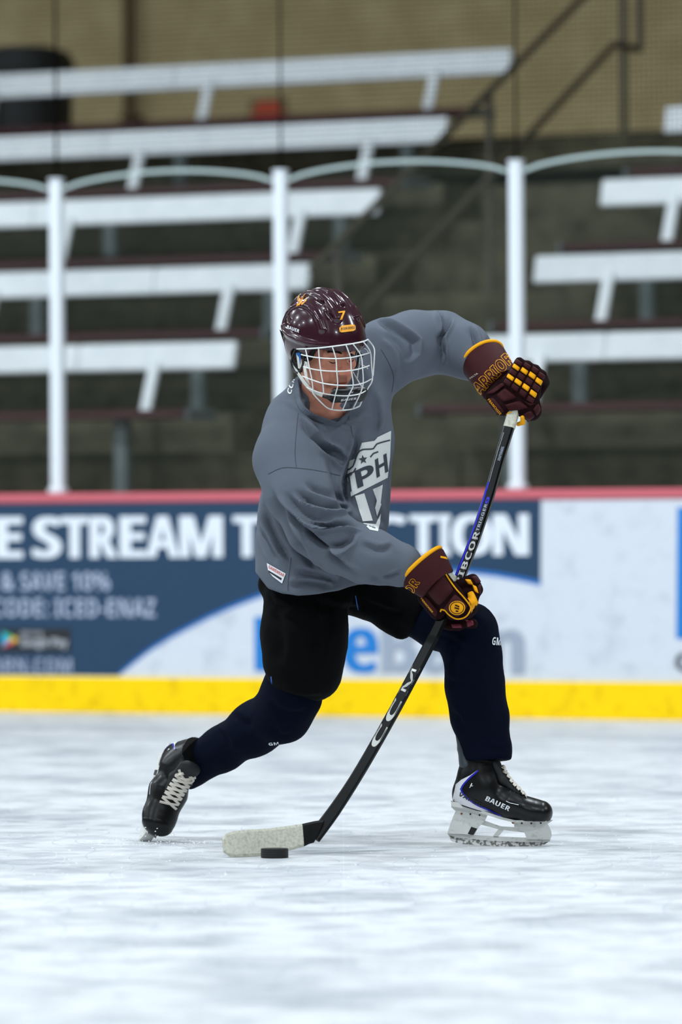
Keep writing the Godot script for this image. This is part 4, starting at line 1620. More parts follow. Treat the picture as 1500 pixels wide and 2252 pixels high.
func build_helmet() -> void:
	M.helmet = mat(Color(0.19, 0.07, 0.108), 0.2, 0.0, 0.42)
	M.helmet.clearcoat_enabled = true
	M.helmet.clearcoat = 0.4
	M.helmet.clearcoat_roughness = 0.06
	M.black_plastic = mat(Color(0.035, 0.037, 0.04), 0.4)
	M.foam = mat(Color(0.03, 0.03, 0.032), 0.85)
	M.wire = mat(Color(0.87, 0.88, 0.87), 0.3)
	M.gold = mat(Color(0.93, 0.62, 0.05), 0.45)
	M.gold_dark = mat(Color(0.55, 0.12, 0.12), 0.45)
	M.strap = mat(Color(0.84, 0.84, 0.80), 0.7)
	M.clip_blue = mat(Color(0.05, 0.38, 0.68), 0.4)
	var hel := Node3D.new()
	hel.name = "helmet"
	hel.set_meta("label", "dark maroon glossy helmet with white wire face cage")
	person.add_child(hel, true)
	var f := Field.new()
	f.k = 0.010
	f.ell(Vector3(0, 0.045, -0.012), Vector3(0.104, 0.131, 0.134))
	f.ell(Vector3(0, 0.050, 0.040), Vector3(0.088, 0.080, 0.092))
	# raised plates and ribs of the shell
	var arc := func(x: float, a0: float, a1: float, r: float, lift: float) -> void:
		var last := Vector3.ZERO
		for i in 9:
			var an := deg_to_rad(lerpf(a0, a1, i / 8.0))
			var q := sqrt(maxf(0.0, 1.0 - pow(x / 0.104, 2)))
			var p := Vector3(x, 0.045 + sin(an) * (0.131 * q + lift), -0.012 + cos(an) * (0.134 * q + lift))
			if i: f.bone(last, p, r, r)
			f.hold = i > 0
			last = p
		f.hold = false
	arc.call(0.034, 40, 150, 0.009, 0.0015)
	arc.call(-0.034, 40, 150, 0.009, 0.0015)
	arc.call(0.0, 60, 140, 0.008, 0.001)
	arc.call(0.072, 30, 165, 0.007, 0.001)
	arc.call(-0.072, 30, 165, 0.007, 0.001)
	for s in [-1.0, 1.0]:      # a ledge round the brow, rising to the back
		var last := Vector3.ZERO
		for i in 10:
			var an := deg_to_rad(lerpf(4, 150, i / 9.0))
			var p := Vector3(s * sin(an) * 0.1035, 0.058 - 0.012 * sin(an * 1.2), -0.012 + cos(an) * 0.1375)
			if i: f.bone(last, p, 0.0075, 0.0075)
			f.hold = i > 0
			last = p
		f.hold = false
		# slots and wedge-shaped vents
		for q in [[0.052, 52.0, 8.0], [0.052, 80.0, 9.0], [0.054, 118.0, 10.0]]:
			var a0 := deg_to_rad(q[1] - q[2])
			var a1 := deg_to_rad(q[1] + q[2])
			var w := sqrt(1.0 - pow(q[0] / 0.104, 2))
			f.carve(Vector3(s * (q[0] - 0.004), 0.045 + sin(a0) * 0.134 * w, -0.012 + cos(a0) * 0.137 * w), Vector3(s * (q[0] + 0.006), 0.045 + sin(a1) * 0.134 * w, -0.012 + cos(a1) * 0.137 * w), 0.0085, 0.003, 1.0, Vector3.BACK, 0.003)
		f.carve(Vector3(s * 0.014, 0.181, -0.005), Vector3(s * 0.014, 0.182, -0.035), 0.006, 0.006, 1.0, Vector3.BACK, 0.003)
		f.carve(Vector3(s * 0.068, 0.040, 0.104), Vector3(s * 0.092, 0.036, 0.066), 0.0042, 0.0032, 1.0, Vector3.BACK, 0.003)
		f.carve(Vector3(s * 0.092, 0.085, -0.055), Vector3(s * 0.082, 0.088, -0.085), 0.0065, 0.004, 1.0, Vector3.BACK, 0.003)
	f.carve_ell(Vector3(0, 0.035, -0.010), Vector3(0.094, 0.124, 0.122), Basis(), 0.003)
	f.extra = func(p: Vector3, m: float) -> float:
		# lower rim: over the brows in front, down in front of the ear, under the ear at the back; an opening for the ear
		var z := p.z
		var rim := lerpf(-0.048, -0.022, smoothstep(-0.09, -0.03, z))
		rim = lerpf(rim, 0.034, smoothstep(0.02, 0.06, z))
		rim += 0.004 * smoothstep(0.07, 0.12, z)
		var e := (rim - p.y) * 0.75
		var ear := 0.030 - Vector3(0, p.y + 0.014, (p.z + 0.002) * 0.9).length()
		return maxf(m, maxf(e, ear * 0.9))
	var b := MBuild.new()
	f.net(0.0036, b, 0.02)
	f.refine(b, 0, 1)
	b.moved(head)
	var shell_front := front_of(b, 1.2)
	var sh := part(hel, "shell", b.mesh(), M.helmet)
	sh.set_meta("label", "glossy dark maroon shell with vents and ribs")
	# dark liner seen through the vents and round the face
	f = Field.new()
	f.k = 0.008
	f.ell(Vector3(0, 0.036, -0.010), Vector3(0.0935, 0.1215, 0.1195))
	f.carve_ell(Vector3(0, 0.026, -0.010), Vector3(0.080, 0.098, 0.103), Basis(), 0.003)
	f.extra = func(p: Vector3, m: float) -> float:
		var rim := lerpf(-0.044, -0.012, smoothstep(-0.07, -0.01, p.z))
		rim = lerpf(rim, 0.031, smoothstep(0.03, 0.06, p.z))
		return maxf(m, (rim - p.y) * 0.75)
	b = MBuild.new()
	f.net(0.005, b, 0.02)
	b.moved(head)
	part(hel, "liner", b.mesh(), M.foam)
	# ear loops, rear tab, snaps
	for s in [-1.0, 1.0]:
		b = MBuild.new()
		var loop := []
		for k in 20:
			var an := TAU * k / 20.0
			loop.append(Vector3(s * (0.097 - 0.004 * sin(an)), -0.014 + sin(an) * 0.036, 0.006 + cos(an) * 0.027))
		b.tube(loop, [0.0034], 8, false, true)
		b.moved(head)
		part(hel, "ear_guard", b.mesh(), M.black_plastic)
		for y in [0.012, -0.004]:
			b = MBuild.new()
			b.tube([head * Vector3(s * 0.016 + 0.012, 0.022 + y * 0.2, 0.128), head * Vector3(s * 0.016 + 0.012, 0.022 + y * 0.2, 0.138)], [0.007, 0.006], 10)
			if y > 0: part(hel, "cage_snap", b.mesh(), M.black_plastic)
	b = MBuild.new()
	prism_in(b, px_poly([[614, 723], [630, 735], [640, 760], [650, 800], [640, 802], [628, 765], [622, 748]]), -0.006, 0.006, px_plane(-0.06))
	part(hel, "rear_tab", b.mesh(), M.black_plastic)
	# number, stickers, lettering
	b = MBuild.new()
	lay(b, shell_front, text_px("7", Vector2(745, 704), Vector2(15, -2), Vector2(-1, -19)), 0.002, 5.0)
	part(hel, "number", b.mesh(), M.gold)
	b = MBuild.new()
	lay(b, shell_front, poly_tris([[746, 721], [752, 716], [778, 713], [782, 717], [782, 725], [777, 728], [752, 731], [747, 729]]), 0.002, 5.0)
	part(hel, "name_sticker", b.mesh(), M.gold)
	b = MBuild.new()
	lay(b, shell_front, text_px("JR SUN DEVILS", Vector2(749, 727.5), Vector2(31, -3.5), Vector2(0, -7)), 0.003, 5.0)
	part(hel, "sticker_lettering", b.mesh(), M.black_print)
	b = MBuild.new()
	lay(b, shell_front, text_px("BAUER", Vector2(630, 722), Vector2(27, 10), Vector2(2, -7)), 0.002, 5.0)
	part(hel, "side_lettering", b.mesh(), M.print_white)
	# trident emblem: gold with a maroon core
	b = MBuild.new()
	for q in [[[651, 675], [655, 664], [661, 668]], [[653, 669], [658, 660], [664, 664], [658, 672]], [[655, 663], [654, 655], [658, 648], [659, 655], [662, 662]], [[658, 664], [663, 655], [671, 645], [667, 656], [663, 666]], [[660, 667], [669, 662], [675, 652], [674, 661], [664, 671]]]:
		lay(b, shell_front, poly_tris(q), 0.002, 4.0)
	part(hel, "emblem", b.mesh(), M.gold)
	b = MBuild.new()
	for l in [[[655, 668], [660, 662], [668, 650]], [[657, 664], [656.5, 658], [658, 653]], [[660, 668], [669, 662], [672, 657]]]:
		lay(b, shell_front, line_tris(l, 1.3), 0.003, 4.0)
	part(hel, "emblem_core", b.mesh(), M.gold_dark)

	# face cage: white wires over an egg-shaped surface in front of the face
	var inv := head.affine_inverse()
	var cc := Vector3(0, -0.030, 0.028)
	var cr := Vector3(0.108, 0.150, 0.136)
	var on_cage := func(x: float, y: float, grow := 0.0) -> Vector3:
		var px := 640.0 + x / 7.5
		var py := 740.0 + y / 7.5
		var o := (inv * cam_t.origin - cc) / (cr + Vector3.ONE * grow)
		var r := (inv.basis * ray(px, py)) / (cr + Vector3.ONE * grow)
		var A2 := r.dot(r)
		var B2 := o.dot(r)
		var C2 := o.dot(o) - 1.0
		var disc := B2 * B2 - A2 * C2
		var t := (-B2 - sqrt(maxf(disc, 0.0))) / A2
		return cam_t.origin + ray(px, py) * t
	var cage := MBuild.new()
	var bars := [
		[[[95, 205], [240, 203], [455, 190], [680, 165], [905, 135], [1020, 118], [1190, 85], [1270, 50]], 0.0021],
		[[[170, 298], [260, 320], [460, 352], [740, 365], [980, 348], [1150, 312], [1290, 270]], 0.0018],
		[[[205, 500], [310, 528], [490, 560], [755, 575], [995, 560], [1180, 520], [1290, 480]], 0.0018],
		[[[190, 655], [345, 715], [525, 772], [770, 803], [1025, 803], [1190, 770], [1330, 700]], 0.0019],
		[[[260, 840], [365, 888], [540, 940], [730, 970], [950, 978], [1140, 945], [1255, 880]], 0.0018],
		[[[360, 935], [460, 1050], [585, 1165], [680, 1205], [850, 1218], [1020, 1195], [1130, 1150]], 0.0021],
		[[[240, 205], [265, 320], [305, 520], [345, 715], [365, 888], [360, 935]], 0.0018],
		[[[455, 190], [465, 350], [490, 560], [525, 772], [540, 945]], 0.0018],
		[[[680, 165], [740, 365], [755, 575], [770, 803], [730, 970], [675, 1205]], 0.0018],
		[[[905, 135], [980, 345], [995, 560], [1025, 803], [950, 978], [850, 1218]], 0.0018],
		[[[1020, 118], [1150, 310], [1180, 520], [1190, 770], [1140, 945], [1020, 1195]], 0.0018],
		[[[1190, 85], [1305, 250], [1330, 500], [1340, 720], [1255, 880], [1130, 1150]], 0.0019],
		[[[1270, 50], [1370, 195], [1372, 380], [1352, 650]], 0.0021],
	]
	for bar in bars:
		var pts := []
		for q in smooth_line(bar[0], 30.0):
			pts.append(on_cage.call(q.x, q.y, 0.010 * smoothstep(330.0, 60.0, q.y) * smoothstep(150.0, 450.0, q.x)))
		cage = MBuild.new()
		cage.tube(pts, [bar[1]], 8)
		part(hel, "cage_wire", cage.mesh(), M.wire)
	# the far side of the cage, running back to the other ear
	for q in [[Vector3(0.085, 0.02, 0.09), Vector3(0.106, 0.015, 0.045), Vector3(0.109, 0.01, 0.0)], [Vector3(0.090, -0.03, 0.09), Vector3(0.108, -0.035, 0.04), Vector3(0.108, -0.04, 0.0)], [Vector3(0.080, -0.085, 0.085), Vector3(0.098, -0.08, 0.04), Vector3(0.103, -0.06, 0.0)], [Vector3(0.108, 0.012, 0.02), Vector3(0.109, -0.035, 0.025), Vector3(0.098, -0.078, 0.035)]]:
		cage = MBuild.new()
		cage.tube(smooth_line3(q.map(func(w): return head * w), 0.02), [0.0018], 8)
		part(hel, "cage_wire", cage.mesh(), M.wire)
	# chin cup, straps, ear clip
	f = Field.new()
	f.k = 0.010
	var lp := func(x: float, y: float, g: float) -> Vector3: return inv * on_cage.call(x, y, g)
	f.bone(lp.call(740, 930, -0.012), lp.call(1200, 900, -0.012), 0.012, 0.011, 0.8)
	f.bone(lp.call(700, 1030, -0.016), lp.call(1150, 1010, -0.016), 0.0115, 0.010, 0.8)
	f.bone(lp.call(740, 960, -0.014), lp.call(1180, 960, -0.014), 0.016, 0.014, 0.6)
	f.bone(lp.call(530, 985, -0.012), lp.call(680, 1010, -0.014), 0.0045, 0.007)
	b = MBuild.new()
	f.net(0.0032, b)
	b.moved(head)
	var cupf := front_of(b, 1.2)
	part(hel, "chin_cup", b.mesh(), M.black_plastic)
	b = MBuild.new()
	var cq := func(x: float, y: float) -> Vector2: return Vector2(640 + x / 7.5, 740 + y / 7.5)
	lay(b, cupf, text_px("BAUER", cq.call(820, 1072), Vector2(255, -32) / 7.5, Vector2(12, -36) / 7.5), 0.0015, 4.0)
	lay(b, cupf, line_tris([cq.call(992, 900), cq.call(1010, 925), cq.call(1028, 905), cq.call(1008, 935), cq.call(992, 920)], 0.8), 0.0015, 4.0)
	part(hel, "chin_lettering", b.mesh(), M.print_white)
	for st in [[[[20, 440], [70, 540], [150, 660], [250, 800], [360, 900], [520, 975]], 0.007, -0.006], [[[205, 430], [235, 560], [262, 720], [290, 800]], 0.005, -0.012], [[[205, 425], [255, 440], [270, 520]], 0.004, -0.012]]:
		var pts := []
		for q in smooth_line(st[0], 30.0):
			pts.append(on_cage.call(q.x, q.y, st[2]))
		b = MBuild.new()
		ribbon(b, pts, st[1] * 2.0, 0.002, head.origin)
		part(hel, "strap", b.mesh(), M.strap)
	b = MBuild.new()
	prism_in(b, px_poly([cq.call(88, 285), cq.call(150, 275), cq.call(190, 500), cq.call(185, 540), cq.call(120, 535)]), -0.003, 0.004, px_plane(0.062))
	part(hel, "ear_clip", b.mesh(), M.strap)
	b = MBuild.new()
	prism_in(b, px_poly([cq.call(90, 282), cq.call(150, 275), cq.call(165, 350), cq.call(150, 480), cq.call(135, 350), cq.call(95, 310)]), 0.004, 0.0055, px_plane(0.062))
	part(hel, "clip_inlay", b.mesh(), M.clip_blue)
	b = MBuild.new()
	prism_in(b, px_poly([cq.call(20, 420), cq.call(110, 470), cq.call(130, 545), cq.call(195, 540), cq.call(190, 600), cq.call(150, 600), cq.call(40, 480)]), -0.004, 0.002, px_plane(0.056))
	part(hel, "clip_base", b.mesh(), M.black_plastic)

# outlines in pixels, standing on the plane z in front of the player's plane
func px_plane(z: float) -> Transform3D:
	return Transform3D(cam_t.basis, cam_t.origin + ray(750, 1126) * (D0 - z))

func px_poly(a: Array, z := 0.0) -> PackedVector2Array:
	var out := PackedVector2Array()
	for p in a:
		var q: Vector2 = p if p is Vector2 else Vector2(p[0], p[1])
		out.append(Vector2((q.x - 750.0) / F, -(q.y - 1126.0) / F) * (D0 - z))
	return out

func ribbon(b: MBuild, pts: Array, width: float, thick: float, centre: Vector3) -> void:      # flat strap whose face looks away from centre
	var l := []
	for i in pts.size():
		var d: Vector3 = (pts[mini(i + 1, pts.size() - 1)] - pts[maxi(i - 1, 0)]).normalized()
		var nrm: Vector3 = (pts[i] - centre)
		nrm = (nrm - d * nrm.dot(d)).normalized()
		var sd := d.cross(nrm) * width * 0.5
		l.append([pts[i] + sd + nrm * thick * 0.5, pts[i] - sd + nrm * thick * 0.5, pts[i] - sd - nrm * thick * 0.5, pts[i] + sd - nrm * thick * 0.5])
	for i in l.size() - 1:
		var mid: Vector3 = (pts[i] + pts[i + 1]) * 0.5
		for k in 4:
			var k2 := (k + 1) % 4
			b.quad_out(l[i][k], l[i][k2], l[i + 1][k2], l[i + 1][k], (l[i][k] + l[i + 1][k2]) * 0.5 - mid)

var shaft := []      # centre line of the stick, butt to heel

func build_stick() -> void:
	M.stick_black = mat(Color(0.025, 0.026, 0.028), 0.3, 0.0, 0.36)
	M.stick_low = mat(Color(0.055, 0.058, 0.06), 0.5, 0.0, 0.3)
	M.stick_blue = mat(Color(0.03, 0.06, 0.75), 0.35)
	M.stick_silver = mat(Color(0.66, 0.66, 0.64), 0.35, 0.3)
	M.stick_camo = mat(Color(0.17, 0.19, 0.21), 0.35)
	M.tape = mat(Color(0.80, 0.79, 0.74), 0.85, 0.0, 0.2)
	M.tape.albedo_texture = noise_tex(256, 0.06, 41, [[0.0, Color(0.7, 0.7, 0.68)], [0.5, Color(0.95, 0.95, 0.93)], [1.0, Color(1, 1, 1)]], 4)
	tri(M.tape, 6.0)
	M.rubber = mat(Color(0.02, 0.02, 0.022), 0.6)
	var o := thing("hockey_stick", "black hockey stick with blue stripe and white taped blade, held in both gloves", "hockey stick")
	var c := [[1133, 862, -0.10], [1127, 915, -0.085], [1101, 1000, -0.055], [1074, 1095, -0.02], [1044, 1185, 0.01], [1010, 1273, 0.045], [967, 1372, 0.085], [925, 1455, 0.12], [880, 1540, 0.155], [830, 1630, 0.19], [780, 1715, 0.22], [735, 1783, 0.24], [700, 1830, 0.255], [690, 1843, 0.26]]
	var pts := []
	for q in c: pts.append(P(q[0], q[1], q[2]))
	shaft = smooth_line3(pts, 0.02)
	# a shaft of 29 by 19 mm with rounded corners, its broad face to the camera's side
	var n := shaft.size()
	var cut := shaft.size() - 1
	var b := MBuild.new()
	stick_run(b, 0, n - 1, 0.0)
	part(o, "shaft", b.mesh(), M.stick_black)
	b = MBuild.new()
	stick_run(b, 0, stick_at(934), 0.0012)
	part(o, "butt_tape", b.mesh(), M.tape)
	b = MBuild.new()
	stick_run(b, stick_at(1395), n - 1, 0.0004)
	part(o, "lower_shaft", b.mesh(), M.stick_low)
	# blue stripe with grey facets on the edge turned to the left, lettering on the broad face
	b = MBuild.new()
	stick_strip(b, stick_at(1058), stick_at(1288), -0.0065, -0.0115, 0.0012)
	part(o, "blue_stripe", b.mesh(), M.stick_blue)
	b = MBuild.new()
	for g in [[950, 965], [975, 1000], [1018, 1060]]:
		stick_strip(b, stick_at(g[0]), stick_at(g[1]), -0.009, -0.0142, 0.001)
	stick_strip(b, stick_at(1078), stick_at(1145), -0.0116, -0.0148, 0.001)
	part(o, "grey_facet", b.mesh(), M.stick_camo)
	b = MBuild.new()
	stick_strip(b, stick_at(945), stick_at(1064), -0.0064, -0.0076, 0.001)
	part(o, "silver_line", b.mesh(), M.stick_silver)
	b = MBuild.new()
	stick_text(b, "RIBCOR", 1278, 1166, -0.0045, 0.0125)
	part(o, "silver_lettering", b.mesh(), M.stick_silver)
	b = MBuild.new()
	stick_text(b, "CCM", 1642, 1462, -0.0125, 0.0125)
	part(o, "silver_lettering", b.mesh(), M.stick_silver)
	b = MBuild.new()
	stick_text(b, "TRIGGER", 1162, 1102, -0.001, 0.0075)
	stick_text(b, "PURE CARBON", 1012, 974, 0.004, 0.0078)
	stick_text(b, "TECHNOLOGY", 1014, 978, -0.0002, 0.0035)
	part(o, "small_lettering", b.mesh(), M.grey_print)
	b = MBuild.new()
	stick_text(b, "9", 1096, 1084, -0.001, 0.0095)
	part(o, "blue_lettering", b.mesh(), M.stick_blue)
	# blade: curved, flared, wrapped in white tape from heel to toe; the heel itself is bare and black
	var z_h := 0.26
	var top := [[690, 1830], [664, 1812], [630, 1817], [590, 1822], [545, 1825], [512, 1828], [496, 1834], [489, 1845]]
	var bot := [[672, 1853], [668, 1862], [640, 1870], [600, 1878], [560, 1884], [530, 1886], [505, 1884], [491, 1874]]
	var zz := [0.26, 0.275, 0.30, 0.33, 0.365, 0.395, 0.41, 0.415]
	b = MBuild.new()
	blade_run(b, top, bot, zz, 1, 7, 0.0052)
	part(o, "blade_tape", b.mesh(), M.tape)
	b = MBuild.new()
	blade_run(b, top, bot, zz, 1, 7, 0.0042, 0.002)
	blade_run(b, [[712, 1803], [690, 1806], [664, 1812]], [[690, 1853], [680, 1856], [668, 1862]], [0.255, 0.262, 0.275], 0, 2, 0.007)
	part(o, "blade", b.mesh(), M.stick_low)
	var _u := cut
	var _w := z_h

	# puck against the blade
	M.puck = mat(Color(0.02, 0.02, 0.021), 0.55)
	var at := on_ice(604, 1886.5)
	var p := thing("puck", "black rubber puck on the ice against the taped stick blade", "puck", Transform3D(Basis(Vector3.UP, 0.4), Vector3(at.x, 0.0005, at.z)))
	b = MBuild.new()
	b.tube([Vector3(0, 0, 0), Vector3(0, 0.0015, 0), Vector3(0, 0.0240, 0), Vector3(0, 0.0255, 0)], [0.0366, 0.0381, 0.0381, 0.0366], 40)
	part(p, "rubber_disc", b.mesh(), M.puck)
	b = MBuild.new()
	for k in 3:
		var ring := []
		for s in 40: ring.append(Vector3(cos(TAU * s / 40.0) * 0.0381, 0.006 + k * 0.0068, sin(TAU * s / 40.0) * 0.0381))
		b.tube(ring, [0.0007], 5, false, true)
	part(p, "knurled_edge", b.mesh(), M.puck)

func stick_at(py: float) -> int:      # index of the centre line at that height in the photograph
	for i in shaft.size():
		if proj(shaft[i]).y >= py: return i
	return shaft.size() - 1

func stick_frame(i: int) -> Array:      # [across, face normal]
	var d: Vector3 = (shaft[mini(i + 1, shaft.size() - 1)] - shaft[maxi(i - 1, 0)]).normalized()
	var face := Vector3(-0.42, 0.0, 1.0)      # the broad face looks a little left of the camera
	face = (face - d * face.dot(d)).normalized()
	var across := face.cross(d).normalized()
	if across.x < 0: across = -across
	return [across, face]

const SHAFT_W := 0.0150
const SHAFT_T := 0.0100
func stick_run(b: MBuild, i0: int, i1: int, grow: float) -> void:
	var rows := []
	for i in range(i0, i1 + 1):
		var fr := stick_frame(i)
		var flat := smoothstep(0.85, 1.0, float(i) / (shaft.size() - 1))
		var w := SHAFT_W + grow + flat * 0.004
		var t := SHAFT_T + grow - flat * 0.003
		var c := 0.0045
		var row := []
		for q in [[-w + c, t], [w - c, t], [w, t - c], [w, -t + c], [w - c, -t], [-w + c, -t], [-w, -t + c], [-w, t - c]]:
			row.append(shaft[i] + fr[0] * q[0] + fr[1] * q[1])
		rows.append(row)
	for i in rows.size() - 1:
		var m: Vector3 = (shaft[i0 + i] + shaft[i0 + i + 1]) * 0.5
		for k in 8:
			var k2 := (k + 1) % 8
			b.quad_out(rows[i][k], rows[i][k2], rows[i + 1][k2], rows[i + 1][k], (rows[i][k] + rows[i + 1][k2]) * 0.5 - m)
	for e in [0, rows.size() - 1]:
		var out: Vector3 = (shaft[i0 + e] - shaft[i0 + (1 if e == 0 else e - 1)])
		for k in range(1, 7):
			b.tri_out(rows[e][0], rows[e][k], rows[e][k + 1], out)

# what is printed at x across the shaft: broad face in the middle, chamfer and narrow side beyond its corners
func stick_point(fi: float, x: float, lift: float) -> Vector3:
	var i := clampi(int(fi), 0, shaft.size() - 2)
	var t := fi - i
	var p: Vector3 = shaft[i].lerp(shaft[i + 1], t)
	var fr := stick_frame(i)
	var fr2 := stick_frame(i + 1)
	var ac: Vector3 = fr[0].lerp(fr2[0], t)
	var fa: Vector3 = fr[1].lerp(fr2[1], t)
	var drop := clampf(absf(x) - (SHAFT_W - 0.0045), 0.0, 0.0045)
	return p + ac * x + fa * (SHAFT_T - drop + lift)

func stick_strip(b: MBuild, i0: int, i1: int, x0: float, x1: float, lift: float) -> void:
	for i in range(i0, i1):
		b.quad_out(stick_point(i, x0, lift), stick_point(i, x1, lift), stick_point(i + 1, x1, lift), stick_point(i + 1, x0, lift), cam_t.basis.z)

func stick_text(b: MBuild, s: String, py0: float, py1: float, x0: float, x1: float) -> void:      # reads upwards from py0 to py1, its feet at x1
	var i0 := stick_at(py0)
	var i1 := stick_at(py1)
	var t := text_tris(s)
	for i in range(0, t.size(), 3):
		var q := []
		for k in 3:
			q.append(stick_point(lerpf(i0, i1, t[i + k].x), lerpf(x1, x0, t[i + k].y), 0.0011))
		b.tri_out(q[0], q[1], q[2], cam_t.basis.z)

func blade_run(b: MBuild, top: Array, bot: Array, z: Array, i0: int, i1: int, half: float, inset := 0.0) -> void:
	var rows := []
	var st := 6
	for i in range(i0, i1):
		for k in st + (1 if i == i1 - 1 else 0):
			var t := float(k) / st
			var a := Vector2(lerpf(top[i][0], top[i + 1][0], t), lerpf(top[i][1], top[i + 1][1], t))
			var c := Vector2(lerpf(bot[i][0], bot[i + 1][0], t), lerpf(bot[i][1], bot[i + 1][1], t))
			var zz: float = lerpf(z[i], z[i + 1], t)
			var pa := P(a.x, a.y + inset * 772, zz)
			var pc := P(c.x, c.y - inset * 772, zz + 0.012)
			pc.y = maxf(pc.y, 0.001)
			rows.append([pa, pc])
	var rings := []
	for i in rows.size():
		var along: Vector3 = (rows[mini(i + 1, rows.size() - 1)][0] - rows[maxi(i - 1, 0)][0]).normalized()
		var up: Vector3 = rows[i][0] - rows[i][1]
		var nrm := along.cross(up).normalized() * half
		var ring := []
		for q in [[0.0, 0.3], [0.1, 0.95], [0.5, 1.0], [0.9, 0.95], [1.0, 0.3], [1.0, -0.3], [0.9, -0.95], [0.5, -1.0], [0.1, -0.95], [0.0, -0.3]]:
			ring.append(rows[i][1] + up * q[0] + nrm * q[1])
		rings.append(ring)
	for i in rings.size() - 1:
		var m: Vector3 = (rows[i][0] + rows[i][1] + rows[i + 1][0] + rows[i + 1][1]) * 0.25
		for k in 10:
			var k2 := (k + 1) % 10
			b.quad_out(rings[i][k], rings[i][k2], rings[i + 1][k2], rings[i + 1][k], (rings[i][k] + rings[i + 1][k2]) * 0.5 - m)
	for e in [0, rings.size() - 1]:
		var out: Vector3 = rows[e][0] - rows[1 if e == 0 else e - 1][0]
		for k in range(1, 9):
			b.tri_out(rings[e][0], rings[e][k], rings[e][k + 1], out)

func glove_node(label: String) -> Node3D:
	var g := Node3D.new()
	g.name = "glove"
	g.set_meta("label", label)
	person.add_child(g, true)
	return g

# flared cuff: opening and wrist as ellipses, with a binding round the opening
func cuff(g: Node3D, open: Vector3, wrist: Vector3, wide: Vector3, r0: float, r1: float, thin: float) -> MBuild:
	var d := (wrist - open).normalized()
	wide = (wide - d * wide.dot(d)).normalized()
	var deep := d.cross(wide).normalized()
	var ell := func(t: float, r: float) -> Array:
		var out := []
		for k in 36:
			var an := TAU * k / 36.0
			out.append(open.lerp(wrist, t) + wide * cos(an) * r + deep * sin(an) * r * thin)
		return out
	var b := MBuild.new()
	loft(b, [ell.call(0.0, r0 * 0.93), ell.call(-0.03, r0 * 0.98), ell.call(0.0, r0), ell.call(0.12, r0 * 1.03), ell.call(0.5, lerpf(r0, r1, 0.45) * 1.02), ell.call(0.85, r1 * 1.02), ell.call(1.0, r1 * 0.97)], false, true)
	loft(b, [ell.call(0.0, r0 * 0.93), ell.call(0.5, lerpf(r0, r1, 0.5) * 0.9), ell.call(0.9, r1 * 0.88)])
	part(g, "cuff", b.mesh(), M.maroon)
	var t := MBuild.new()
	t.tube(ell.call(-0.02, r0 * 0.985), [0.0062], 10, false, true)
	part(g, "binding", t.mesh(), M.yellow)
	return b

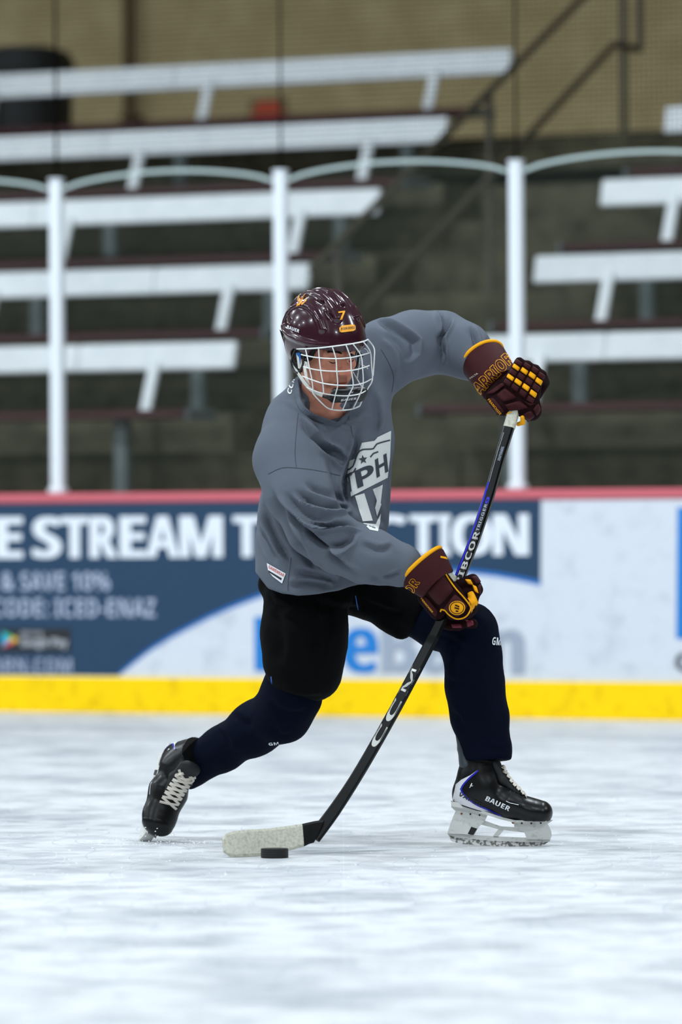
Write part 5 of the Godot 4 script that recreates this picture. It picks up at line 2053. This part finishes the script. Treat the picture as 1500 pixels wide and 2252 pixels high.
func build_gloves() -> void:
	M.maroon = mat(Color(0.235, 0.06, 0.075), 0.75, 0.0, 0.3)
	M.maroon.albedo_texture = noise_tex(256, 0.2, 51, [[0.0, Color(0.82, 0.82, 0.82)], [1.0, Color(1, 1, 1)]], 3)
	tri(M.maroon, 8.0)
	M.maroon.rim_enabled = true
	M.maroon.rim = 0.2
	M.maroon_palm = mat(Color(0.4, 0.11, 0.16), 0.5, 0.0, 0.4)
	M.yellow = mat(Color(0.93, 0.64, 0.03), 0.65, 0.0, 0.3)
	M.dark_gusset = mat(Color(0.11, 0.032, 0.04), 0.8, 0.0, 0.2)
	# ------------------------------------------------ top hand
	var g := glove_node("maroon and yellow padded glove raised on the butt of the stick")
	var c := func(x: float, y: float) -> Vector2: return Vector2(960 + x / 5.357, 700 + y / 5.357)
	var cb := cuff(g, P(1061, 789, -0.235), P(1101, 848, -0.14), P(1100, 758, -0.235) - P(1022, 822, -0.235), 0.067, 0.062, 0.80)
	var cf := front_of(cb, 1.2)
	var f := Field.new()
	f.k = 0.012
	bn(f, [1108, 866, -0.135, 30], [1128, 872, -0.115, 33])
	bn(f, [1085, 832, -0.165, 28], [1108, 866, -0.135, 30])
	bn(f, [1086, 872, -0.115, 19], [1106, 893, -0.10, 22])
	bn(f, [1125, 884, -0.105, 25], [1163, 897, -0.10, 25])
	bn(f, [1160, 880, -0.11, 24], [1170, 905, -0.10, 21])
	bn(f, [1130, 850, -0.11, 32], [1160, 862, -0.11, 30])
	var top := [Vector2(975, 512), Vector2(1075, 550), Vector2(1167, 597), Vector2(1243, 662)]
	var bot := [Vector2(828, 770), Vector2(916, 832), Vector2(1008, 900), Vector2(1098, 978)]
	for k in 4:
		var a: Vector2 = c.call(bot[k].x, bot[k].y)
		var z: Vector2 = c.call(top[k].x, top[k].y)
		f.bone(P(a.x, a.y, -0.086), P(z.x, z.y, -0.098), 0.0135, 0.0135)
		f.hold = true
		f.bone(P(z.x, z.y, -0.098), P(z.x + 8, z.y + 18, -0.145), 0.0135, 0.0125)
		f.bone(P(z.x + 8, z.y + 18, -0.145), P(lerpf(z.x, a.x, 0.5) + 4, lerpf(z.y, a.y, 0.5) + 18, -0.16), 0.0125, 0.0115)
		f.hold = false
	var b := MBuild.new()
	f.net(0.0045, b)
	var fr := front_of(b, 1.2)
	part(g, "hand", b.mesh(), M.dark_gusset)
	# finger rolls: four fingers of five blocks, two of them yellow
	var cuts := [-0.06, 0.145, 0.36, 0.605, 0.82, 1.06]
	for k in 4:
		var ax: Vector2 = (Vector2(88, 62) * 0.485)
		for s in 5:
			var p0: Vector2 = top[k].lerp(bot[k], cuts[s] + 0.005)
			var p1: Vector2 = top[k].lerp(bot[k], cuts[s + 1] - 0.005)
			var q := []
			for w in [p0 - ax, p0 + ax, p1 + ax, p1 - ax]: q.append(c.call(w.x, w.y))
			b = MBuild.new()
			pad(b, fr, q, 0.008)
			part(g, "finger_roll", b.mesh(), M.yellow if s in [1, 3] else M.maroon)
	# blocks on the back of the hand, beside the thumb and over the side of the wrist
	for q in [[[690, 905], [800, 800], [975, 940], [780, 1003]], [[785, 1018], [978, 958], [1120, 1062], [850, 1108]], [[600, 930], [672, 925], [820, 1110], [710, 1150]], [[560, 900], [790, 740], [815, 785], [660, 905]], [[1000, 1130], [1118, 1078], [1172, 1160], [1075, 1228]], [[1128, 1070], [1205, 985], [1238, 1075], [1180, 1170]], [[985, 945], [1085, 1010], [1175, 1000], [1110, 1048]]]:
		b = MBuild.new()
		pad(b, fr, q.map(func(w): return c.call(w[0], w[1])), 0.008)
		part(g, "back_block", b.mesh(), M.maroon)
	# thumb curling under the stick with its yellow lining
	f = Field.new()
	f.k = 0.006
	bn(f, [1149, 918, -0.075, 5], [1150, 929, -0.085, 5])
	bn(f, [1150, 929, -0.085, 5], [1140, 933, -0.10, 5])
	b = MBuild.new()
	f.net(0.003, b)
	part(g, "thumb_tip", b.mesh(), M.yellow)
	b = MBuild.new()
	var rim := []
	for q in smooth_line([c.call(825, 1135), c.call(850, 1112), c.call(900, 1105), c.call(940, 1112)], 4.0): rim.append(P(q.x, q.y, fr.at(q.x, q.y) + 0.006 if fr.at(q.x, q.y) > -50 else -0.06))
	b.tube(rim, [0.0022], 6)
	part(g, "palm_edge", b.mesh(), M.yellow)
	# yellow outlined lettering round the cuff
	glove_word(g, cf, "WARRIOR", c.call(412, 1010), Vector2(505, -512) / 5.357, Vector2(-98, -108) / 5.357)
	b = MBuild.new()
	lay(b, fr, text_px("FRANCHISE", c.call(598, 962), Vector2(148, 180) / 5.357, Vector2(22, -18) / 5.357), 0.0105, 4.0)
	part(g, "side_lettering", b.mesh(), M.yellow)
	b = MBuild.new()
	lay(b, cf, text_px("DELTA", c.call(395, 718), Vector2(95, -62) / 5.357, Vector2(-10, -16) / 5.357), 0.0015, 4.0)
	part(g, "cuff_lettering", b.mesh(), M.tape)

	# ------------------------------------------------ lower hand
	g = glove_node("maroon and yellow padded glove gripping the middle of the stick")
	c = func(x: float, y: float) -> Vector2: return Vector2(840 + x / 5.357, 1160 + y / 5.357)
	cb = cuff(g, P(926, 1244, 0.125), P(962, 1284, 0.14), P(974, 1206, 0.125) - P(878, 1284, 0.125), 0.075, 0.062, 0.82)
	cf = front_of(cb, 1.2)
	f = Field.new()
	f.k = 0.012
	bn(f, [950, 1272, 0.12, 40], [985, 1312, 0.115, 32])
	bn(f, [940, 1312, 0.10, 22], [962, 1345, 0.09, 18])
	bn(f, [985, 1306, 0.125, 26], [1012, 1334, 0.12, 24])      # thumb
	bn(f, [995, 1350, 0.12, 14], [1022, 1350, 0.115, 14])
	for q in [[[1000, 1290, 0.05], [1040, 1274, 0.055], [1051, 1296, 0.06], 12.5], [[1008, 1310, 0.05], [1046, 1300, 0.06], [1040, 1325, 0.08], 12], [[1010, 1335, 0.04], [1040, 1340, 0.06], [1030, 1352, 0.08], 11], [[975, 1360, 0.03], [1020, 1368, 0.05], [1040, 1372, 0.06], 12], [[960, 1352, 0.03], [985, 1376, 0.045], [1010, 1378, 0.055], 10.5]]:
		f.bone(P(q[0][0], q[0][1], q[0][2]), P(q[1][0], q[1][1], q[1][2]), q[3] / 772.0, q[3] / 772.0)
		f.hold = true
		f.bone(P(q[1][0], q[1][1], q[1][2]), P(q[2][0], q[2][1], q[2][2]), q[3] / 772.0, q[3] * 0.92 / 772.0)
		f.hold = false
	b = MBuild.new()
	f.net(0.0045, b)
	fr = front_of(b, 1.2)
	part(g, "hand", b.mesh(), M.dark_gusset)
	for q in [[[[505, 770], [725, 505], [872, 735], [668, 955]], "back_block", 0.010, "maroon"], [[[440, 850], [500, 780], [668, 972], [650, 1090]], "side_block", 0.009, "maroon"], [[[690, 975], [862, 752], [1030, 930], [900, 1080]], "thumb_block", 0.012, "maroon"], [[[745, 515], [800, 520], [885, 575], [862, 665]], "palm_patch", 0.004, "tape"], [[[995, 752], [1075, 735], [1148, 880], [1045, 1030]], "finger_roll", 0.007, "yellow"], [[[1052, 660], [1120, 690], [1150, 790], [1090, 760]], "finger_roll", 0.007, "yellow"], [[[968, 605], [1050, 605], [1090, 690], [1010, 670]], "finger_roll", 0.007, "yellow"], [[[1040, 575], [1120, 560], [1172, 640], [1110, 680]], "finger_roll", 0.009, "maroon"], [[[1120, 680], [1172, 650], [1172, 780], [1146, 800]], "finger_roll", 0.007, "maroon"], [[[980, 1090], [1080, 1080], [1095, 1150], [1000, 1190]], "fingertip", 0.005, "maroon_palm"], [[[800, 1130], [940, 1120], [960, 1190], [820, 1190]], "fingertip", 0.005, "maroon_palm"]]:
		b = MBuild.new()
		pad(b, fr, q[0].map(func(w): return c.call(w[0], w[1])), q[2])
		part(g, q[1], b.mesh(), M[q[3]])
	# yellow edging of the thumb
	for l in [[[725, 500], [790, 610], [870, 720], [960, 820], [1030, 910], [1045, 960], [1010, 1030], [950, 1070], [870, 1075], [790, 1030], [740, 975], [700, 965], [690, 990]], [[700, 490], [750, 470], [805, 500]]]:
		b = MBuild.new()
		var pts := []
		for q in smooth_line(l.map(func(w): return c.call(w[0], w[1])), 4.0):
			var z := fr.at(q.x, q.y)
			pts.append(P(q.x, q.y, (z if z > -50 else 0.12) + 0.008))
		b.tube(pts, [0.0024], 6)
		part(g, "edging", b.mesh(), M.yellow)
	# round emblem on the thumb
	b = MBuild.new()
	var ring := func(r: float) -> Array:
		var out := []
		for k in 28: out.append([840 + (885 + cos(TAU * k / 28.0) * r * 1.15) / 5.357, 1160 + (948 + sin(TAU * k / 28.0) * r) / 5.357])
		return out
	lay(b, fr, poly_tris(ring.call(84)), 0.0135, 5.0)
	part(g, "emblem", b.mesh(), M.yellow)
	b = MBuild.new()
	var r0: Array = ring.call(70)
	r0.append(r0[0])
	lay(b, fr, line_tris(r0, 1.6), 0.0145, 4.0)
	for l in [[[862, 915], [912, 935]], [[855, 945], [910, 962]], [[868, 985], [900, 990]]]:
		lay(b, fr, line_tris(l.map(func(w): return c.call(w[0], w[1])), 3.2), 0.0145, 4.0)
	part(g, "emblem_mark", b.mesh(), M.maroon)
	glove_word(g, cf, "WARRIOR", c.call(120, 1180), Vector2(325, -530) / 5.357, Vector2(-88, -62) / 5.357)
	b = MBuild.new()
	lay(b, cf, poly_tris([c.call(690, 335), c.call(770, 350), c.call(775, 375), c.call(690, 355)].map(func(w): return [w.x, w.y])), 0.002, 5.0)
	part(g, "cuff_tab", b.mesh(), M.yellow)
	b = MBuild.new()
	lay(b, fr, text_px("FRANCHISE", c.call(455, 840), Vector2(135, 165) / 5.357, Vector2(14, -12) / 5.357), 0.0115, 4.0)
	part(g, "side_lettering", b.mesh(), M.yellow)

func glove_word(g: Node3D, f: Front, s: String, a: Vector2, ax: Vector2, ay: Vector2) -> void:
	var b := MBuild.new()
	for o in [Vector2(0.9, 0), Vector2(-0.9, 0), Vector2(0, 0.9), Vector2(0, -0.9), Vector2(0.7, 0.7), Vector2(-0.7, -0.7), Vector2(0.7, -0.7), Vector2(-0.7, 0.7)]:
		lay(b, f, text_px(s, a + o * 1.2, ax, ay), 0.0018, 5.0)
	part(g, "lettering_outline", b.mesh(), M.yellow)
	b = MBuild.new()
	lay(b, f, text_px(s, a, ax, ay), 0.0028, 5.0)
	part(g, "lettering", b.mesh(), M.maroon)

func build_skates() -> void:
	M.boot = mat(Color(0.022, 0.024, 0.027), 0.34, 0.0, 0.38)
	M.boot_dull = mat(Color(0.05, 0.06, 0.068), 0.7)
	M.guard_grey = mat(Color(0.17, 0.21, 0.23), 0.55)
	M.holder = mat(Color(0.80, 0.80, 0.78), 0.4)
	M.holder.albedo_texture = scuff_texture(61, Color(1, 1, 1), Color(0.7, 0.68, 0.64), 160)
	tri(M.holder, 4.0, false)
	M.steel = mat(Color(0.88, 0.88, 0.87), 0.55, 0.15)
	M.steel.albedo_texture = noise_tex(256, 0.03, 66, [[0.0, Color(0.45, 0.45, 0.43)], [0.45, Color(0.6, 0.6, 0.58)], [0.55, Color(1, 1, 1)], [1.0, Color(1, 1, 1)]], 4)
	tri(M.steel, 9.0, false)
	M.lace = mat(Color(0.82, 0.79, 0.74), 0.8)
	M.boot_white = mat(Color(0.82, 0.82, 0.83), 0.35)
	M.boot_blue = mat(Color(0.10, 0.12, 0.62), 0.3)
	M.rust = mat(Color(0.5, 0.26, 0.1), 0.6)
	own = true
	var q := func(x: float, y: float, z := 0.0) -> Vector3: return fP(x, y, z)
	var S := 1.0 / OWN
	var f := Field.new()
	f.k = 0.02
	var bb := func(x0: float, y0: float, r0: float, x1: float, y1: float, r1: float, fl: float) -> void:
		f.bone(fP(x0, y0, 0), fP(x1, y1, 0), r0 * S, r1 * S, fl, Vector3.BACK)
	bb.call(535, 440, 190, 530, 650, 205, 0.82)
	bb.call(520, 650, 205, 505, 800, 200, 0.82)
	bb.call(420, 800, 165, 470, 880, 150, 0.95)
	bb.call(600, 760, 190, 820, 880, 150, 1.05)
	bb.call(820, 890, 160, 1080, 975, 122, 1.4)
	bb.call(1080, 975, 122, 1165, 985, 120, 1.42)
	f.planes.append([fP(245, 880, 0), (Vector3(-(1040 - 880), -(780 - 245), 0)).normalized()])
	f.planes.append([fP(900, 1068, 0), Vector3(0, -1, 0)])
	f.planes.append([fP(530, 425, 0), Vector3(0.10, 1, 0).normalized()])
	var b := MBuild.new()
	f.net(0.0045, b)
	f.refine(b, 0, 1)
	var boot := b.mesh()
	var fr := front_of(b, 5.0)
	# toe cap, tongue, tendon guard
	var tf := Field.new()
	tf.k = 0.01
	tf.bone(fP(1105, 975, 0), fP(1168, 985, 0), 128 * S, 126 * S, 1.42, Vector3.BACK)
	tf.planes.append([fP(900, 1072, 0), Vector3(0, -1, 0)])
	tf.planes.append([fP(1070, 900, 0), Vector3(-1, 0.12, 0).normalized()])
	b = MBuild.new()
	tf.net(0.004, b)
	tf.refine(b, 0, 1)
	var toe := b.mesh()
	tf = Field.new()
	tf.k = 0.01
	tf.bone(fP(690, 470, 0), fP(765, 640, 0), 62 * S, 60 * S, 2.0, Vector3.BACK)
	tf.bone(fP(770, 640, 0), fP(940, 800, 0), 60 * S, 45 * S, 2.2, Vector3.BACK)
	b = MBuild.new()
	tf.net(0.0045, b)
	var tongue := b.mesh()
	tf = Field.new()
	tf.k = 0.008
	tf.bone(fP(300, 150, 0), fP(348, 330, 0), 16 * S, 36 * S, 2.6, Vector3.BACK)
	tf.bone(fP(348, 330, 0), fP(395, 480, 0), 36 * S, 72 * S, 2.0, Vector3.BACK)
	b = MBuild.new()
	tf.net(0.0045, b)
	var guard := b.mesh()
	var lf := Field.new()
	lf.k = 0.012
	bb = func(x0: float, y0: float, r0: float, x1: float, y1: float, r1: float, fl: float) -> void:
		lf.bone(fP(x0, y0, 0), fP(x1, y1, 0), r0 * S, r1 * S, fl, Vector3.BACK)
	bb.call(535, 440, 190, 530, 650, 205, 0.82)
	bb.call(520, 650, 205, 505, 800, 200, 0.82)
	bb.call(600, 760, 190, 820, 880, 150, 1.05)
	bb.call(820, 890, 160, 1080, 975, 122, 1.4)
	bb.call(690, 470, 62, 765, 640, 60, 2.0)
	bb.call(770, 640, 60, 940, 800, 45, 2.2)
	# graphics on the side of the boot
	var lays := {}
	b = MBuild.new()
	lay(b, fr, poly_tris([[515, 535], [440, 590], [345, 640], [290, 690], [268, 790], [255, 865], [420, 920], [620, 985], [760, 1030], [770, 1026], [620, 955], [480, 890], [385, 800], [330, 735], [400, 640]]), 0.0012, 30.0)
	lays.side_flash = [b.mesh(), M.boot_white]
	b = MBuild.new()
	lay(b, fr, line_tris([[515, 545], [410, 640], [345, 735], [400, 820], [500, 895], [640, 960], [760, 1020]], 17.0), 0.0018, 30.0)
	lays.side_stripe = [b.mesh(), M.boot_blue]
	b = MBuild.new()
	lay(b, fr, text_px("BAUER", Vector2(588, 850), Vector2(245, 112), Vector2(22, -46)), 0.0014, 30.0)
	lay(b, fr, line_tris([[805, 855], [850, 875], [935, 895]], 6.0), 0.0014, 30.0)
	lay(b, fr, line_tris([[430, 720], [450, 690], [455, 672], [440, 700], [465, 700]], 5.0), 0.0014, 30.0)
	lays.side_lettering = [b.mesh(), M.print_white]
	b = MBuild.new()
	lay(b, fr, text_px("VAPOR", Vector2(310, 800), Vector2(240, 125), Vector2(24, -36)), 0.0024, 30.0)
	lays.flash_lettering = [b.mesh(), M.boot_dull]
	# laces crossing over the tongue
	var lace := []
	var path := smooth_line([[735, 500], [715, 575], [770, 660], [840, 735], [920, 795], [1000, 845]], 10.0)
	var on_front := func(t: float, z: float) -> Vector3:
		var i := clampf(t * (path.size() - 1), 0.0, path.size() - 1.001)
		var p := path[int(i)].lerp(path[int(i) + 1], i - int(i))
		var nx := path[mini(int(i) + 2, path.size() - 1)] - path[maxi(int(i) - 1, 0)]
		var nrm := Vector3(-nx.y, -nx.x, 0).normalized() * -1.0
		if nrm.x < 0: nrm = -nrm
		var s := fP(p.x, p.y, z) + nrm * 0.04
		lf.all()
		for k in 30:
			var d := lf.d(s)
			if d < 0.0006: break
			s -= nrm * d * 0.9
			if (s - fP(p.x, p.y, z)).dot(nrm) < -0.05: break
		return s + nrm * 0.003
	for k in 8:
		var t := k / 8.0
		for sgn in [-1.0, 1.0]:
			var pts := []
			for j in 9:
				var u := j / 8.0
				pts.append(on_front.call(t + u * 0.115, lerpf(-0.029, 0.029, u) * sgn) + Vector3(0.0006, 0.0006, 0) * (sgn + 1.0) * (1.0 - absf(2.0 * u - 1.0)))
			b = MBuild.new()
			ribbon(b, pts, 0.0072, 0.0016, fP(640, 950, 0))
			lace.append(b.mesh())
	b = MBuild.new()      # bow
	for sgn in [-1.0, 1.0]:
		ribbon(b, smooth_line3([fP(745, 540, 0.0), fP(790, 500, 0.02 * sgn), fP(800, 545, 0.026 * sgn), fP(752, 560, 0.004)], 0.006), 0.007, 0.0018, fP(700, 700, 0))
	lace.append(b.mesh())
	# holder with its towers, arch and strut, steel runner below
	var out := func(pts: Array) -> PackedVector2Array:
		var o := PackedVector2Array()
		for p in pts: o.append(Vector2((p[0] - 740.0) / OWN, (1335.0 - p[1]) / OWN))
		return o
	b = MBuild.new()
	prism_in(b, out.call([[245, 875], [450, 948], [620, 1008], [590, 1070], [548, 1110], [515, 1150], [450, 1128], [412, 1205], [205, 1198], [260, 1040], [292, 970], [246, 930]]), -0.016, 0.016)
	prism_in(b, out.call([[412, 1205], [450, 1128], [515, 1150], [478, 1220]]), -0.010, 0.010)
	prism_in(b, out.call([[590, 1070], [760, 1130], [900, 1140], [1010, 1165], [1000, 1190], [880, 1176], [740, 1158], [552, 1108]]), -0.009, 0.009)
	prism_in(b, out.call([[738, 1155], [786, 1165], [726, 1240], [672, 1234]]), -0.008, 0.008)
	prism_in(b, out.call([[850, 1066], [1292, 1064], [1240, 1100], [1275, 1170], [1282, 1220], [1265, 1262], [1025, 1256], [1000, 1188], [900, 1142], [895, 1108]]), -0.015, 0.015)
	prism_in(b, out.call([[205, 1196], [420, 1214], [700, 1232], [1025, 1246], [1272, 1250], [1262, 1286], [1020, 1290], [600, 1270], [300, 1240], [212, 1214]]), -0.008, 0.008)
	var flange := out.call([[243, 868], [300, 872], [780, 1030], [900, 1058], [1225, 1060], [1225, 1078], [880, 1080], [760, 1052], [420, 945], [250, 915]])
	prism_in(b, flange, -0.032, 0.032)
	var holder := b.mesh()
	var runner := prism(out.call([[212, 1206], [240, 1275], [330, 1308], [700, 1333], [1000, 1338], [1190, 1325], [1255, 1285], [1268, 1258], [1020, 1284], [600, 1266], [300, 1234]]), -0.0022, 0.0022)
	var window := prism(out.call([[452, 1132], [512, 1148], [472, 1214], [415, 1203]]), -0.0167, 0.0167)
	b = MBuild.new()
	for p in [[350, 993], [880, 1088]]:
		b.tube([fP(p[0], p[1], 0.0), fP(p[0], p[1], 0.0175)], [0.0035, 0.003], 8)
	var rivet := b.mesh()
	b = MBuild.new()
	for p in [[442, 998], [536, 1008], [972, 1092], [1070, 1094], [1168, 1090]]:
		b.tube([fP(p[0], p[1], 0.0), fP(p[0], p[1], 0.0168)], [0.0032, 0.0028], 8)
	var hole := b.mesh()
	own = false
	# the planted front skate, side on, and the trailing one up on its toe
	var flat := P(1097.9, 1864.8, -0.045)
	flat.y = 0.0
	var t0 := Transform3D(Basis(Vector3.BACK, deg_to_rad(-0.3)), flat)
	var fw := Vector3(-0.16, -0.80, 0.56).normalized()
	var up := Vector3(0.50, 0.30, 0.80)
	up = (up - fw * up.dot(fw)).normalized()
	var bas := Basis(fw, up, fw.cross(up))
	var touch := on_ice(312, 1850)
	var t1 := Transform3D(bas, touch - bas * Vector3(0.142, 0.014, 0))
	var info := [["black skate with white holder planted flat on the ice", t0], ["black skate on the trailing foot, pushing off its toe", t1]]
	for it in info:
		var s := Node3D.new()
		s.name = "skate"
		s.set_meta("label", it[0])
		s.transform = it[1]
		person.add_child(s, true)
		part(s, "boot", boot, M.boot)
		part(s, "toe_cap", toe, M.boot)
		part(s, "tongue", tongue, M.boot_dull)
		if it[1] == t0: part(s, "tendon_guard", guard, M.guard_grey)
		for k in lays: part(s, k, lays[k][0], lays[k][1])
		for m in lace: part(s, "lace", m, M.lace)
		part(s, "blade_holder", holder, M.holder)
		part(s, "runner", runner, M.steel)
		part(s, "holder_window", window, M.black_plastic)
		part(s, "rivet", rivet, M.rust)
		part(s, "rivet_hole", hole, M.black_plastic)

func build_rest() -> void:
	build_body_and_head()
	build_helmet()
	build_stick()
	build_gloves()
	build_skates()
	build_snow()

# crumbs of snow scraped up by the trailing skate and lying about on the ice
func build_snow() -> void:
	M.crumb = mat(Color(0.93, 0.94, 0.95), 0.9)
	var s := SphereMesh.new()
	s.radius = 0.5
	s.height = 1.0
	s.radial_segments = 7
	s.rings = 4
	var g := RandomNumberGenerator.new()
	g.seed = 99
	var list := []
	for i in 260:      # thrown up round the toe
		var c := on_ice(325, 1852)
		var a := g.randf() * TAU
		var r := 0.16 * sqrt(g.randf())
		var h := 0.05 * pow(g.randf(), 3.0) if r < 0.1 else 0.0
		list.append([c + Vector3(cos(a) * r * 1.3, h + 0.0005, sin(a) * r), g.randf_range(0.0015, 0.004)])
	for i in 1500:
		var q := on_ice(g.randf_range(-60, 1560), 1640.0 + 700.0 * pow(g.randf(), 0.8))
		list.append([q + Vector3(0, 0.0005, 0), g.randf_range(0.0012, 0.0042) * (2.2 if g.randf() < 0.02 else 1.0)])
	var m := MultiMesh.new()
	m.transform_format = MultiMesh.TRANSFORM_3D
	m.mesh = s
	m.instance_count = list.size()
	for i in list.size():
		var k: float = list[i][1]
		m.set_instance_transform(i, Transform3D(Basis.from_scale(Vector3(k * 1.4, k * 0.8, k)).rotated(Vector3.UP, i * 1.7), list[i][0]))
	var o := MultiMeshInstance3D.new()
	o.name = "snow_crumbs"
	o.multimesh = m
	o.material_override = M.crumb
	o.set_meta("kind", "stuff")
	o.set_meta("label", "loose white snow crumbs scraped off the rink ice")
	o.set_meta("category", "snow")
	add_child(o, true)
